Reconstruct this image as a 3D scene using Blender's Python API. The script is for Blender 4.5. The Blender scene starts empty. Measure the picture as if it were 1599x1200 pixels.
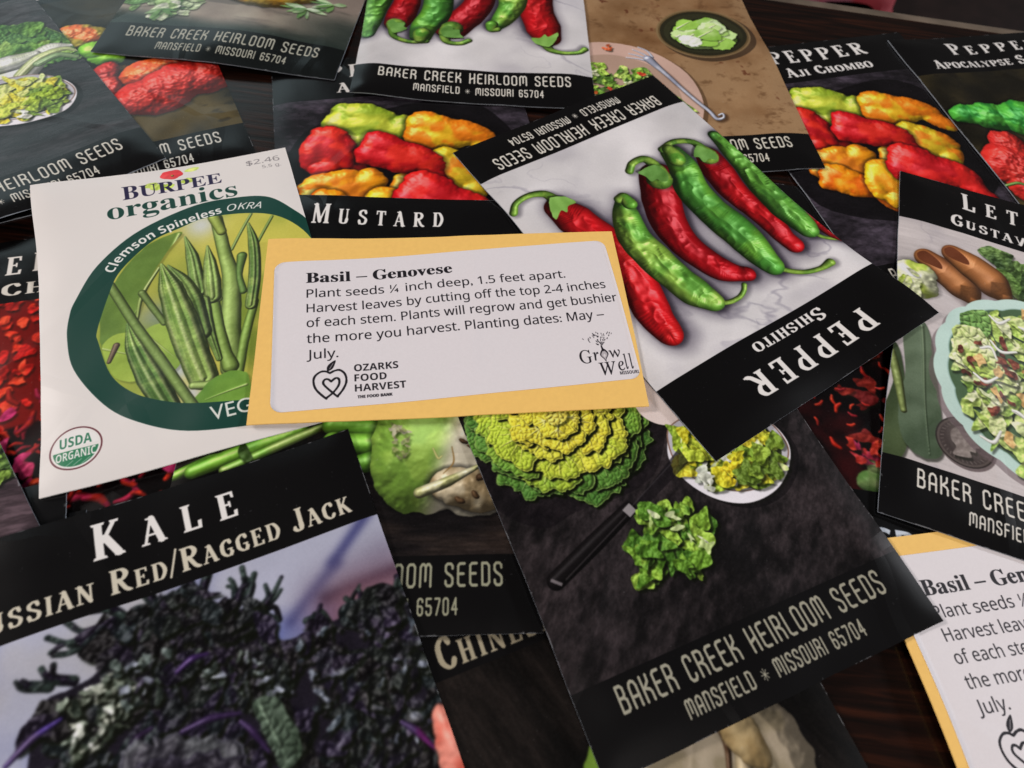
import bpy, bmesh, math, random
import numpy as np

for coll in (bpy.data.objects, bpy.data.meshes, bpy.data.materials):
    for it in list(coll): coll.remove(it)
scene = bpy.context.scene
C = scene.collection
MM = 0.001

# ------------------------------------------------------------------ camera
CAM_H, CAM_PITCH, CAM_ROLL, CAM_F = 167.478, 1.0448435, 0.1306103, 1019.476
cp, sp = math.cos(CAM_PITCH), math.sin(CAM_PITCH)
fw = np.array([0, cp, -sp]); rt = np.array([1.0, 0, 0]); up = np.cross(rt, fw)
cr, sr = math.cos(CAM_ROLL), math.sin(CAM_ROLL)
r2 = cr * rt + sr * up; u2 = -sr * rt + cr * up
from mathutils import Matrix, Vector
cam = bpy.data.cameras.new('camera'); camo = bpy.data.objects.new('camera', cam); C.objects.link(camo)
camo.matrix_world = Matrix(((r2[0], u2[0], -fw[0], 0), (r2[1], u2[1], -fw[1], 0), (r2[2], u2[2], -fw[2], CAM_H * MM), (0, 0, 0, 1)))
cam.sensor_width = 36; cam.lens = CAM_F / 1599 * 36; cam.clip_start = 0.005; cam.clip_end = 50
cam.dof.use_dof = True; cam.dof.focus_distance = 0.205; cam.dof.aperture_fstop = 15.0
scene.camera = camo

# ------------------------------------------------------------------ room light: a window behind and to the left, a lamp at the right, two added fills
world = bpy.data.worlds.new('World'); scene.world = world; world.use_nodes = True
bg = world.node_tree.nodes['Background']; bg.inputs[0].default_value = (0.9, 0.85, 0.82, 1); bg.inputs[1].default_value = 0.05
def area(name, loc, aim, sx, sy, power, col):
    l = bpy.data.lights.new(name, 'AREA'); l.shape = 'RECTANGLE'; l.size = sx; l.size_y = sy; l.energy = power; l.color = col
    o = bpy.data.objects.new(name, l); C.objects.link(o); o.location = loc
    o.rotation_euler = (Vector(aim) - Vector(loc)).to_track_quat('-Z', 'Y').to_euler(); return o
area('window_light', (-1.10, 1.30, 0.72), (-0.1, 0.15, 0), 1.0, 0.7, 2.0, (0.74, 0.95, 1.0))
area('camera_fill', (0.55, -1.35, 1.75), (0, 0.12, 0), 0.5, 0.5, 24.0, (1.0, 0.925, 0.885))  # added fill behind the camera, placed so its reflection stays out of frame
area('right_lamp', (3.4, 1.35, 1.3), (0, 0.12, 0), 0.35, 0.35, 74.0, (0.93, 0.95, 1.0))
area('left_fill', (-2.7, 0.55, 1.35), (0, 0.1, 0), 0.6, 0.6, 58.0, (1.0, 0.93, 0.90))  # added fill from the left, an unseen source that softens the shadows
scene.view_settings.view_transform = 'Standard'; scene.view_settings.look = 'None'
scene.view_settings.exposure = 0.0; scene.view_settings.gamma = 1.0

# ------------------------------------------------------------------ how the packets lie on each other (all in millimetres)
SIZE = {'B': (95.0, 143.3), 'L': (112.0, 66.0), 'U': (81.0, 112.6)}
GX0, GY0, GS = -460.0, -260.0, 2.0
GW, GH = 461, 361

def fbm2(x, y, s, seed=0):
    r = np.random.RandomState(seed); v = 0
    for k in range(5):
        a = r.uniform(0, 6.28); f = r.uniform(.6, 1.7) / s; v = v + np.sin((x * math.cos(a) + y * math.sin(a)) * f * 6.28 + r.uniform(0, 6.28))
    return v / 5

def bilin(G, x, y):
    u = np.clip((x - GX0) / GS, 0, GW - 1.001); v = np.clip((y - GY0) / GS, 0, GH - 1.001)
    i = u.astype(int); j = v.astype(int); a = u - i; b = v - j
    return (G[j, i] * (1 - a) + G[j, i + 1] * a) * (1 - b) + (G[j + 1, i] * (1 - a) + G[j + 1, i + 1] * a) * b

def blur(S):
    P = np.pad(S, 1, mode='edge'); P = (P[:-2] + 2 * P[1:-1] + P[2:]) / 4
    return (P[:, :-2] + 2 * P[:, 1:-1] + P[:, 2:]) / 4

def drape(poses):
    """poses: name -> (x, y, turn, kind, opts), bottom one first. Returns the back and front height grids of each."""
    G = np.zeros((GH, GW)); out = {}
    gy, gx = np.mgrid[0:GH, 0:GW]; gx = gx * GS + GX0; gy = gy * GS + GY0
    for name, (px, py, th, kind, op) in poses.items():
        w, h = SIZE[kind]; nx, ny = int(w / 2.5) + 1, int(h / 2.5) + 1
        U, V = np.meshgrid(np.linspace(0, 1, nx), np.linspace(0, 1, ny)); lx = (U - .5) * w; ly = (.5 - V) * h
        c, s = math.cos(th), math.sin(th); X = px + lx * c - ly * s; Y = py + lx * s + ly * c
        Hh = bilin(G, X, Y); P = np.pad(Hh, 1, mode='edge')
        Hh = np.max([P[a:a + ny, b:b + nx] for a in range(3) for b in range(3)], 0) + .15
        for (u0, v0, hz, sg) in op.get('lift', []):
            Hh = np.maximum(Hh, hz * np.exp(-(((U - u0) * w) ** 2 + ((V - v0) * h) ** 2) / (2 * sg * sg)) + 0)
        S = Hh.copy()
        for it in range(op.get('stiff', 160)): S = np.maximum(Hh, blur(S) - .004)
        for it in range(3): S = blur(S)
        S = S + max(0, (Hh - S).max()) 
        edge = np.clip(np.minimum(np.minimum(U, 1 - U) * w, np.minimum(V, 1 - V) * h) / 9.0, 0, 1)
        t = op.get('thin', .35) + op.get('bulge', 1.1) * np.sin(edge * np.pi / 2) * (.6 + .4 * fbm2(lx, ly, 60, op.get('seed', 1))) + op.get('wav', .12) * fbm2(lx, ly, 22, op.get('seed', 1) + 5) * edge
        top = S + np.maximum(t, .3)
        out[name] = (lx, ly, S, top)
        lxg = (gx - px) * c + (gy - py) * s; lyg = -(gx - px) * s + (gy - py) * c
        m = (np.abs(lxg) < w / 2 + 1.5) & (np.abs(lyg) < h / 2 + 1.5)
        uu = np.clip((lxg[m] / w + .5), 0, 1) * (nx - 1.001); vv = np.clip(.5 - lyg[m] / h, 0, 1) * (ny - 1.001)
        i = uu.astype(int); j = vv.astype(int); a = uu - i; b = vv - j
        z = (top[j, i] * (1 - a) + top[j, i + 1] * a) * (1 - b) + (top[j + 1, i] * (1 - a) + top[j + 1, i + 1] * a) * b
        G[m] = np.maximum(G[m], z)
    return out
# ------------------------------------------------------------------ print shop: numpy painter for the printed faces
RT = np.random.RandomState(7).rand(8, 256, 256).astype(np.float32)
RA = np.random.RandomState(8).rand(256, 256, 2).astype(np.float32)

def nz(x, y, s=1.0, octv=4, seed=0, rough=0.5):
    """fractal value noise, s = size of the biggest feature, result about 0..1"""
    out = 0.0; amp = 1.0; tot = 0.0
    x = np.asarray(x, np.float32) / s + 37.3 * seed + 11; y = np.asarray(y, np.float32) / s + 17.7 * seed + 5
    for o in range(octv):
        xi = np.floor(x).astype(np.int32); yi = np.floor(y).astype(np.int32)
        fx = x - xi; fy = y - yi
        fx = fx * fx * (3 - 2 * fx); fy = fy * fy * (3 - 2 * fy)
        t = RT[(o + seed) % 8]; a = xi & 255; b = yi & 255; a1 = (a + 1) & 255; b1 = (b + 1) & 255
        v = (t[b, a] * (1 - fx) + t[b, a1] * fx) * (1 - fy) + (t[b1, a] * (1 - fx) + t[b1, a1] * fx) * fy
        out = out + amp * v; tot += amp; amp *= rough
        x = x * 2.03 + 9.1; y = y * 2.03 + 3.7
    return out / tot

def worley(x, y, s=1.0, seed=0):
    """distance to nearest and second nearest jittered cell centre"""
    x = np.asarray(x, np.float32) / s + seed * 13.3 + 50; y = np.asarray(y, np.float32) / s + seed * 7.9 + 50
    xi = np.floor(x).astype(np.int32); yi = np.floor(y).astype(np.int32)
    f1 = np.full(x.shape, 9.0, np.float32); f2 = f1.copy()
    for dy in (-1, 0, 1):
        for dx in (-1, 0, 1):
            j = RA[(yi + dy) & 255, (xi + dx) & 255]
            d = np.hypot(xi + dx + j[..., 0] - x, yi + dy + j[..., 1] - y)
            f2 = np.minimum(f2, np.maximum(f1, d)); f1 = np.minimum(f1, d)
    return f1, f2

def sm(a, b, x):
    t = np.clip((x - a) / (b - a), 0, 1); return t * t * (3 - 2 * t)

def hexc(c):
    return np.array([int(c[i:i + 2], 16) for i in (0, 2, 4)], np.float32) / 255

def mix(a, b, t):
    t = np.asarray(t)[..., None] if np.ndim(t) == 2 else t
    return a * (1 - t) + b * t

def spline(pts, n=8, closed=False):
    P = np.array(pts, float)
    if closed: P = np.vstack([P[-1], P, P[0], P[1]])
    else: P = np.vstack([2 * P[0] - P[1], P, 2 * P[-1] - P[-2]])
    out = []
    for i in range(1, len(P) - 2):
        for t in np.arange(n) / n:
            a, b, c, d = P[i - 1:i + 3]
            out.append(0.5 * (2 * b + (c - a) * t + (2 * a - 5 * b + 4 * c - d) * t * t + (3 * b - a - 3 * c + d) * t ** 3))
    if not closed: out.append(P[-2])
    return np.array(out)

def soft(h, n=2):
    for _ in range(n):
        P = np.pad(h, 1, mode='edge'); h = (P[:-2] + 2 * P[1:-1] + P[2:]) / 4
        h = (h[:, :-2] + 2 * h[:, 1:-1] + h[:, 2:]) / 4
    return h

LDIR = np.array([-0.45, -0.55, 0.70]); LDIR = LDIR / np.linalg.norm(LDIR)

class Print:
    """a sheet of print in millimetres, y down"""
    def __init__(s, w, h, ppm, col='0e0e10'):
        s.w, s.h, s.ppm = w, h, ppm; s.W, s.H = int(round(w * ppm)), int(round(h * ppm))
        s.px = np.empty((s.H, s.W, 3), np.float32); s.px[:] = hexc(col)
        s.clip = None
    def box(s, x0, y0, x1, y1):
        p = s.ppm
        if s.clip: x0, y0, x1, y1 = max(x0, s.clip[0]), max(y0, s.clip[1]), min(x1, s.clip[2]), min(y1, s.clip[3])
        a, b = max(0, int(x0 * p)), max(0, int(y0 * p)); c, d = min(s.W, int(x1 * p) + 1), min(s.H, int(y1 * p) + 1)
        if c - a < 2 or d - b < 2: return None
        Y, X = np.mgrid[b:d, a:c].astype(np.float32)
        return (slice(b, d), slice(a, c)), (X + .5) / p, (Y + .5) / p
    def put(s, sl, col, a):
        a = np.asarray(a, np.float32)[..., None] if np.ndim(a) == 2 else a
        s.px[sl] = s.px[sl] * (1 - a) + np.asarray(col, np.float32) * a
    def rect(s, x0, y0, x1, y1, col):
        b = s.box(x0, y0, x1, y1)
        if b: s.put(b[0], hexc(col), 1.0)
    # -- filled outlines by accumulated signed coverage
    def cover(s, polys, sub=4):
        allp = np.vstack(polys); x0, y0 = allp.min(0) - .3; x1, y1 = allp.max(0) + .3
        b = s.box(x0, y0, x1, y1)
        if b is None: return None
        sl, X, Y = b; ox, oy = sl[1].start, sl[0].start; h, w = X.shape
        acc = np.zeros(h * sub * (w + 2), np.float64)
        for P in polys:
            Q = np.asarray(P, float) * s.ppm - [ox, oy]; R = np.roll(Q, -1, 0)
            ya = Q[:, 1] * sub; yb = R[:, 1] * sub
            lo = np.ceil(np.minimum(ya, yb) - .5).astype(int); hi = np.ceil(np.maximum(ya, yb) - .5).astype(int)
            lo = np.clip(lo, 0, h * sub); hi = np.clip(hi, 0, h * sub); n = hi - lo
            if n.sum() == 0: continue
            e = np.repeat(np.arange(len(Q)), n)
            row = np.arange(n.sum()) - np.repeat(np.cumsum(n) - n, n) + lo[e]
            t = (row + .5 - ya[e]) / (yb - ya)[e]
            x = np.clip(Q[e, 0] + t * (R - Q)[e, 0], 0, w); sg = np.sign((yb - ya)[e])
            xi = np.floor(x).astype(int); f = x - xi
            np.add.at(acc, row * (w + 2) + xi, sg * (1 - f)); np.add.at(acc, row * (w + 2) + xi + 1, sg * f)
        c = np.cumsum(acc.reshape(h * sub, w + 2), 1)[:, :w]
        return sl, X, Y, np.clip(np.abs(c), 0, 1).reshape(h, sub, w).mean(1).astype(np.float32)
    def fill(s, polys, col, a=1.0):
        r = s.cover(polys)
        if r: s.put(r[0], hexc(col) if isinstance(col, str) else col, r[3] * a)
    # -- distance field of a spine with radii
    def field(s, pts, rad, pad=2.0):
        P = np.asarray(pts, float); R = np.interp(np.linspace(0, 1, len(P)), np.linspace(0, 1, len(rad)), rad)
        m = R.max() + pad
        b = s.box(P[:, 0].min() - m, P[:, 1].min() - m, P[:, 0].max() + m, P[:, 1].max() + m)
        if b is None: return None
        sl, X, Y = b; best = np.full(X.shape, 1e9, np.float32); T = np.zeros_like(best); S = np.zeros_like(best); RR = np.ones_like(best)
        L = np.hypot(*np.diff(P, axis=0).T); C = np.r_[0, np.cumsum(L)]
        for i in range(len(P) - 1):
            a = P[i]; d = P[i + 1] - a; l2 = max(d @ d, 1e-9)
            t = np.clip(((X - a[0]) * d[0] + (Y - a[1]) * d[1]) / l2, 0, 1)
            ex, ey = X - a[0] - t * d[0], Y - a[1] - t * d[1]; r = R[i] + (R[i + 1] - R[i]) * t
            dist = np.hypot(ex, ey); q = dist - r; k = q < best
            best = np.where(k, q, best); T = np.where(k, C[i] + t * L[i], T); RR = np.where(k, r, RR)
            S = np.where(k, np.sign(d[0] * ey - d[1] * ex) * dist, S)
        return sl, X, Y, best / RR + 1, T, S, RR, C[-1]
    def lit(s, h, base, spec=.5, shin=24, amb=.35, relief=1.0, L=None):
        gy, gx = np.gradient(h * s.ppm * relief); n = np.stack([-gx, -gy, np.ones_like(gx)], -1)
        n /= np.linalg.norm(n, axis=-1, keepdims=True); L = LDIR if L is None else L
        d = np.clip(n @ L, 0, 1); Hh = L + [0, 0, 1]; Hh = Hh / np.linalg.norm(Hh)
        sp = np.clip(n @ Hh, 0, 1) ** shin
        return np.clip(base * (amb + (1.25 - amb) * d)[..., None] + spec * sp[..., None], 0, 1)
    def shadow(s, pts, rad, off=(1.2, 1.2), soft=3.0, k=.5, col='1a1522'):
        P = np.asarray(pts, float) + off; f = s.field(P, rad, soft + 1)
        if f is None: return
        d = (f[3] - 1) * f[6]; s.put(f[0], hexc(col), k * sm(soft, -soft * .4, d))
    def tube(s, pts, rad, col, col2=None, wr=.25, wsc=3.0, spec=.55, shin=30, amb=.35, seed=0, edge=.35, relief=1.0, smooth=True, stripes=0):
        P = spline(pts, 10) if smooth else np.asarray(pts, float); f = s.field(P, rad, 1.0)
        if f is None: return
        sl, X, Y, q, T, S, R, LL = f
        q = q * (1 + .10 * (nz(X, Y, wsc * 1.5, 2, seed) - .5) * (wr > 0))
        a = np.clip((1 - q) * R * s.ppm + .5, 0, 1)
        h = np.sqrt(np.clip(1 - q * q, 0, 1)) * R + wr * (nz(T * .35, S * 1.0, wsc, 2, seed + 1) - .5) * 2 + wr * .5 * (1 - 2 * np.abs(nz(T * .7, S * .9, wsc * .7, 2, seed + 2) - .5) * 2)
        if stripes: h = h + stripes * np.abs(np.sin(np.arcsin(np.clip(S / R, -1, 1)) * 4 + 1))
        h = soft(h, 3); base = hexc(col)
        if col2: base = mix(hexc(col), hexc(col2), sm(.35, .65, nz(X, Y, wsc * 2, 3, seed + 3)))
        if stripes: base = mix(base, hexc('cdd09a'), np.clip(stripes * .55, 0, .6) * sm(.75, 1, np.abs(np.sin(np.arcsin(np.clip(S / R, -1, 1)) * 4 + 1)))); base = base * (.88 + .24 * nz(X, Y, .5, 2, seed))[..., None]
        c = s.lit(h, base * (1 - edge * q[..., None] ** 4), spec, shin, amb, relief)
        s.put(sl, c, a)
    # -- lumpy thing out of smoothly joined domes (cx, cy, rx, ry, angle)
    def lumps(s, domes, col, col2=None, bump=0.0, bsc=1.5, spec=.5, shin=26, amb=.32, seed=0, k=5.0, shade=.55, tcol=None, grad=None, relief=1.0, edgen=.0):
        D = np.array(domes, float); m = max(D[:, 2].max(), D[:, 3].max()) + 2
        b = s.box(D[:, 0].min() - m, D[:, 1].min() - m, D[:, 0].max() + m, D[:, 1].max() + m)
        if b is None: return
        sl, X, Y = b; acc = 0; hm = -9.0
        wx = (nz(X, Y, 4, 3, seed) - .5) * 2.4; wy = (nz(X, Y, 4, 3, seed + 2) - .5) * 2.4
        for cx, cy, rx, ry, an in D:
            c, n = math.cos(an), math.sin(an); u = ((X + wx - cx) * c + (Y + wy - cy) * n) / rx; v = (-(X + wx - cx) * n + (Y + wy - cy) * c) / ry
            q = u * u + v * v; r = min(rx, ry); hh = r * (np.sqrt(np.clip(1 - q, 0, 1)) - np.clip(q - 1, 0, 3) * .8)
            acc = acc + np.exp(np.clip(hh * k / 2, -30, 30))
        h = np.log(acc) / k * 2
        if edgen: h = h + edgen * (nz(X, Y, 1.2, 3, seed + 5) - .5)
        a = np.clip(h * s.ppm * .9 + .3, 0, 1); sh = np.clip(1 + h / 2.5, 0, 1)
        if shade: s.put(sl, hexc('050406'), shade * sh * (h < .4))
        h2 = soft(np.maximum(h, 0) + bump * (nz(X, Y, bsc, 2, seed + 7) - .5) * .8, 3)
        base = hexc(col) + 0 * X[..., None]
        if col2: base = mix(hexc(col), hexc(col2), sm(.38, .62, nz(X, Y, 5, 2, seed + 9)))
        if grad: base = mix(base, hexc(grad[0]), sm(grad[3], grad[4], X * grad[1] + Y * grad[2]))
        e = sm(1.6, 0, h)[..., None]
        s.put(sl, s.lit(h2, base * (1 - .45 * e), spec, shin, amb, relief), a)
    # -- leafy thing inside a ruffled outline
    def leaf(s, out, col, col2, vein='c9d87a', ruffle=.8, bsc=1.4, bump=.5, seed=0, amb=.4, spec=.18, shade=.6, rib=None, rimc=None, closed=True, flat=.6, blister=True, edge=None):
        P = spline(out, 6, True) if closed else np.asarray(out)
        if ruffle:
            c = P.mean(0); d = P - c; r = np.hypot(*d.T) + 1e-6; ang = np.arange(len(P))
            P = c + d * (1 + ruffle * (nz(P[:, 0] * 1.5, P[:, 1] * 1.5, 2.2, 2, seed) - .5) / r * 2)[:, None]
        r = s.cover([P])
        if r is None: return
        if shade:
            q = s.cover([P + [.5, .9]]); s.put(q[0], hexc('0a0d05'), soft(q[3], 3) * shade)
        sl, X, Y, a = r
        wx = nz(X, Y, 3, 3, seed) * 2.2; wy = nz(X, Y, 3, 3, seed + 1) * 2.2
        if blister:
            f1, f2 = worley(X + wx, Y + wy, bsc, seed); h = bump * (sm(-.05, .5, f2 - f1) * .9 + .5 * nz(X, Y, bsc * .8, 2, seed + 8))
        else: f1 = f2 = None; h = bump * nz(X, Y, bsc * 2, 3, seed + 4) * 2
        h = h + flat * nz(X, Y, bsc * 4, 3, seed + 2) * 3
        t = nz(X, Y, bsc * 5, 4, seed + 3); base = mix(hexc(col), hexc(col2), sm(.3, .7, t))
        if blister: base = mix(base, hexc(vein), .25 * sm(.12, .0, f2 - f1))
        if rib is not None:
            for (x0, y0, x1, y1, wd) in rib:
                d = np.array([x1 - x0, y1 - y0]); tt = np.clip(((X - x0) * d[0] + (Y - y0) * d[1]) / (d @ d), 0, 1)
                dd = np.hypot(X - x0 - tt * d[0], Y - y0 - tt * d[1]); w_ = wd * (1.1 - tt)
                base = mix(base, hexc(vein), .85 * sm(w_, w_ * .3, dd)); h = h + .5 * sm(w_ * 1.2, 0, dd)
        if edge is not None:
            r2 = s.cover([(P - P.mean(0)) * (1 - edge) + P.mean(0)])
            if r2:
                b2 = np.zeros_like(a); y0, x0 = r2[0][0].start - sl[0].start, r2[0][1].start - sl[1].start; hh, ww = r2[3].shape
                ya, xa = max(0, y0), max(0, x0); cc = r2[3][ya - y0:, xa - x0:][:b2.shape[0] - ya, :b2.shape[1] - xa]; b2[ya:ya + cc.shape[0], xa:xa + cc.shape[1]] = cc
                b2 = soft(b2, 6); h = h - 1.2 * (1 - b2) * np.sqrt(a); base = mix(base, hexc(vein), .35 * (1 - b2))
        s.put(sl, s.lit(soft(h, 2), base, spec, 14, amb, .8), a)
    def scatter(s, poly, n, cols, size=(1.0, 2.5), seed=0, asp=2.2, bump=.4, shade=.5, spec=.15, amb=.45, kind='leaf'):
        rs = np.random.RandomState(seed); P = np.array(poly, float); x0, y0 = P.min(0); x1, y1 = P.max(0); k = 0; g = 0
        while k < n and g < n * 20:
            g += 1; x, y = rs.uniform(x0, x1), rs.uniform(y0, y1); ins = False
            for i in range(len(P)):
                (xa, ya), (xb, yb) = P[i - 1], P[i]
                if (ya > y) != (yb > y) and x < (xb - xa) * (y - ya) / (yb - ya) + xa: ins = not ins
            if not ins: continue
            k += 1; r = rs.uniform(*size); an = rs.uniform(0, 6.28); c = cols[rs.randint(len(cols))]; c2 = cols[rs.randint(len(cols))]
            if kind == 'leaf':
                t = np.linspace(0, 6.283, 9)[:-1]; rr = r * (1 + .35 * rs.randn(8)); u = rr * np.cos(t); v = rr * np.sin(t) / rs.uniform(1, asp)
                s.leaf(np.c_[x + u * math.cos(an) - v * math.sin(an), y + u * math.sin(an) + v * math.cos(an)], c, c2, ruffle=.5, bsc=.9, bump=bump, seed=rs.randint(50), shade=shade, spec=spec, amb=amb, blister=False)
            else:
                q = [(x + (j - 1) * r * math.cos(an + .3 * j), y + (j - 1) * r * math.sin(an + .3 * j)) for j in range(3)]
                s.tube(q, [r / asp * .7, r / asp, r / asp * .6], c, c2, wr=.08, wsc=.8, spec=spec, shin=16, amb=amb, seed=rs.randint(50))
    def wear(s, seed=0, col='b9bcc0', k=.8):
        b = s.box(0, 0, s.w, s.h); sl, X, Y = b; e = np.minimum(np.minimum(X, s.w - X), np.minimum(Y, s.h - Y))
        n = nz(X, Y, 3.0, 3, seed); m = .8 * sm(.2, .08, e) * sm(.6, .7, n) + .6 * sm(.7, .1, e) * sm(.82, .86, nz(X, Y, 1.0, 2, seed + 3))
        m = m + .35 * sm(.965, .985, nz(X, Y, .45, 1, seed + 5)) * sm(.45, .6, nz(X, Y, 12, 2, seed + 6))
        s.put(sl, hexc(col), np.clip(m * k, 0, 1))
    def finish(s, seed=0, y0=26.0, y1=124.2, n=1):
        """the softness and uneven ink of a printed photograph"""
        s.blurpx(0, y0, s.w, y1, n); b = s.box(0, y0, s.w, y1); sl, X, Y = b; c = s.px[sl]
        c = c * (.93 + .14 * nz(X, Y, 18, 3, seed + 1))[..., None] + (.035 * (nz(X, Y, .35, 2, seed + 2) - .5))[..., None]
        s.px[sl] = np.clip(c, 0, 1)
    def blurpx(s, x0, y0, x1, y1, n):
        b = s.box(x0, y0, x1, y1); s.px[b[0]] = np.stack([soft(s.px[b[0]][..., i], n) for i in range(3)], -1)
    def shadebox(s, fn):
        b = s.box(0, 0, s.w, s.h); s.px[b[0]] = np.clip(fn(b[1], b[2], s.px[b[0]]), 0, 1)

# ------------------------------------------------------------------ lettering
def math_text(t, up, dig=None):
    o = ''
    for ch in t:
        if 'A' <= ch <= 'Z': o += chr(up + ord(ch) - 65)
        elif 'a' <= ch <= 'z': o += chr(up + 26 + ord(ch) - 97)
        elif '0' <= ch <= '9' and dig: o += chr(dig + ord(ch) - 48)
        else: o += ch
    return o
SERIF = (0x1d400, 0x1d7ce); SANS = (0x1d5a0, 0x1d7e2); SANSB = (0x1d5d4, 0x1d7ec); SANSI = (0x1d608, None); PLAIN = (None, None)
_glyph = {}
def outline(t, font=PLAIN):
    """closed outlines of a line of text, baseline y=0, y up, size 1"""
    key = (t, font[0])
    if key not in _glyph:
        body = math_text(t, *font) if font[0] else t
        cu = bpy.data.curves.new('lettering', 'FONT'); cu.body = body; cu.size = 1; cu.resolution_u = 3
        ob = bpy.data.objects.new('lettering', cu); bpy.context.scene.collection.objects.link(ob)
        dg = bpy.context.evaluated_depsgraph_get(); ev = ob.evaluated_get(dg).to_curve(dg, apply_modifiers=False); res = []
        for sp in ev.splines:
            B = sp.bezier_points; n = len(B); pts = []
            for i in range(n):
                a, b = B[i], B[(i + 1) % n]; p0, p1, p2, p3 = [np.array(v[:2]) for v in (a.co, a.handle_right, b.handle_left, b.co)]
                for q in (0, .2, .4, .6, .8): pts.append((1 - q) ** 3 * p0 + 3 * (1 - q) ** 2 * q * p1 + 3 * (1 - q) * q * q * p2 + q ** 3 * p3)
            if pts: res.append(np.array(pts))
        ob.evaluated_get(dg).to_curve_clear(); bpy.data.objects.remove(ob); bpy.data.curves.remove(cu)
        _glyph[key] = res
    return _glyph[key]

def lay(polys, x, y, size, sx=1.0, width=None, rot=0.0, slant=0.0, align='l'):
    A = np.vstack(polys); x0, x1 = A[:, 0].min(), A[:, 0].max()
    k = size * sx
    if width: k = width / (x1 - x0)
    o = {'l': x0, 'c': (x0 + x1) / 2, 'r': x1}[align]; c, n = math.cos(rot), math.sin(rot); out = []
    for P in polys:
        u = (P[:, 0] - o + slant * P[:, 1]) * k; v = -P[:, 1] * size
        out.append(np.c_[x + u * c - v * n, y + u * n + v * c])
    return out

def stroke(pts, w0, w1=None, cap=True, n=10):
    """outline pieces of one pen stroke, all turning the same way"""
    w1 = w0 if w1 is None else w1; P = np.array(pts, float); W = np.linspace(w0, w1, len(P)); out = []
    for i in range(len(P) - 1):
        d = P[i + 1] - P[i]; l = np.hypot(*d)
        if l < 1e-9: continue
        q = np.array([-d[1], d[0]]) / l * .5
        out.append(np.array([P[i] + q * W[i], P[i] - q * W[i], P[i + 1] - q * W[i + 1], P[i + 1] + q * W[i + 1]]))
    for i in range(0 if cap else 1, len(P) if cap else len(P) - 1):
        t = np.linspace(0, 2 * np.pi, n + 1)[:-1]; out.append(P[i] + np.c_[np.cos(t), np.sin(t)] * W[i] / 2)
    return out

# rounded condensed capitals of the address band
DECO = {
 'A': (.42, ['0,0 0,.78 .07,.94 .21,1 .35,.94 .42,.78 .42,0', '0,.4 .42,.4']),
 'B': (.42, ['0,0 0,1 .26,1 .37,.9 .37,.64 .28,.53 0,.53', '.28,.53 .42,.42 .42,.1 .32,0 0,0']),
 'C': (.4, ['.4,.76 .4,.88 .3,1 .1,1 0,.88 0,.12 .1,0 .3,0 .4,.12 .4,.22']),
 'D': (.4, ['0,.02 0,1 .28,1 .4,.88 .4,.12 .28,0 0,.02']),
 'E': (.38, ['.38,1 .1,1 0,.9 0,.1 .1,0 .38,0', '0,.53 .32,.53']),
 'F': (.38, ['.38,1 .1,1 0,.9 0,0', '0,.53 .32,.53']),
 'H': (.42, ['0,0 0,1', '.42,0 .42,1', '0,.4 .42,.56']),
 'I': (.0, ['0,0 0,1']),
 'K': (.42, ['0,0 0,1', '.38,1 .36,.74 .06,.5', '.1,.52 .36,.42 .42,.3 .42,0']),
 'L': (.36, ['0,1 0,.1 .1,0 .36,0']),
 'M': (.6, ['0,0 0,.88 .1,1 .2,1 .3,.88 .3,.25', '.3,.88 .4,1 .5,1 .6,.88 .6,0']),
 'N': (.42, ['0,0 0,1', '0,.86 .12,1 .3,1 .42,.86 .42,0']),
 'O': (.42, ['.1,0 0,.12 0,.88 .1,1 .32,1 .42,.88 .42,.12 .32,0 .1,0']),
 'R': (.42, ['0,0 0,1 .28,1 .4,.9 .4,.64 .3,.52 0,.52', '.2,.52 .38,.4 .42,.3 .42,0']),
 'S': (.4, ['.4,.78 .4,.9 .3,1 .1,1 0,.9 0,.68 .08,.58 .32,.44 .4,.34 .4,.1 .3,0 .1,0 0,.1 0,.22']),
 'U': (.42, ['0,1 0,.12 .1,0 .32,0 .42,.12 .42,1']),
 '6': (.38, ['.38,.8 .38,.9 .28,1 .1,1 0,.88 0,.12 .1,0 .28,0 .38,.12 .38,.4 .28,.53 0,.53']),
 '5': (.38, ['.38,1 0,1 0,.56 .28,.56 .38,.46 .38,.12 .28,0 .1,0 0,.12 0,.2']),
 '7': (.36, ['0,1 .36,1 .36,.85 .12,0']),
 '0': (.38, ['.1,0 0,.12 0,.88 .1,1 .28,1 .38,.88 .38,.12 .28,0 .1,0']),
 '4': (.4, ['.3,0 .3,1 0,.3 .4,.3']),
 '*': (.5, ['.25,.1 .25,.8', '-.08,.45 .58,.45', '.03,.2 .47,.7', '.03,.7 .47,.2']),
 ' ': (.22, [])}
def _pl(t): return [tuple(float(v) for v in q.split(',')) for q in t.split()]
def deco(t, pen=.15):
    x = 0; out = []
    for ch in t:
        w, st = DECO[ch]
        for q in st: out += stroke([(x + a, b) for a, b in _pl(q)], pen if ch != '*' else .06)
        x += w + .33
    return out

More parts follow.
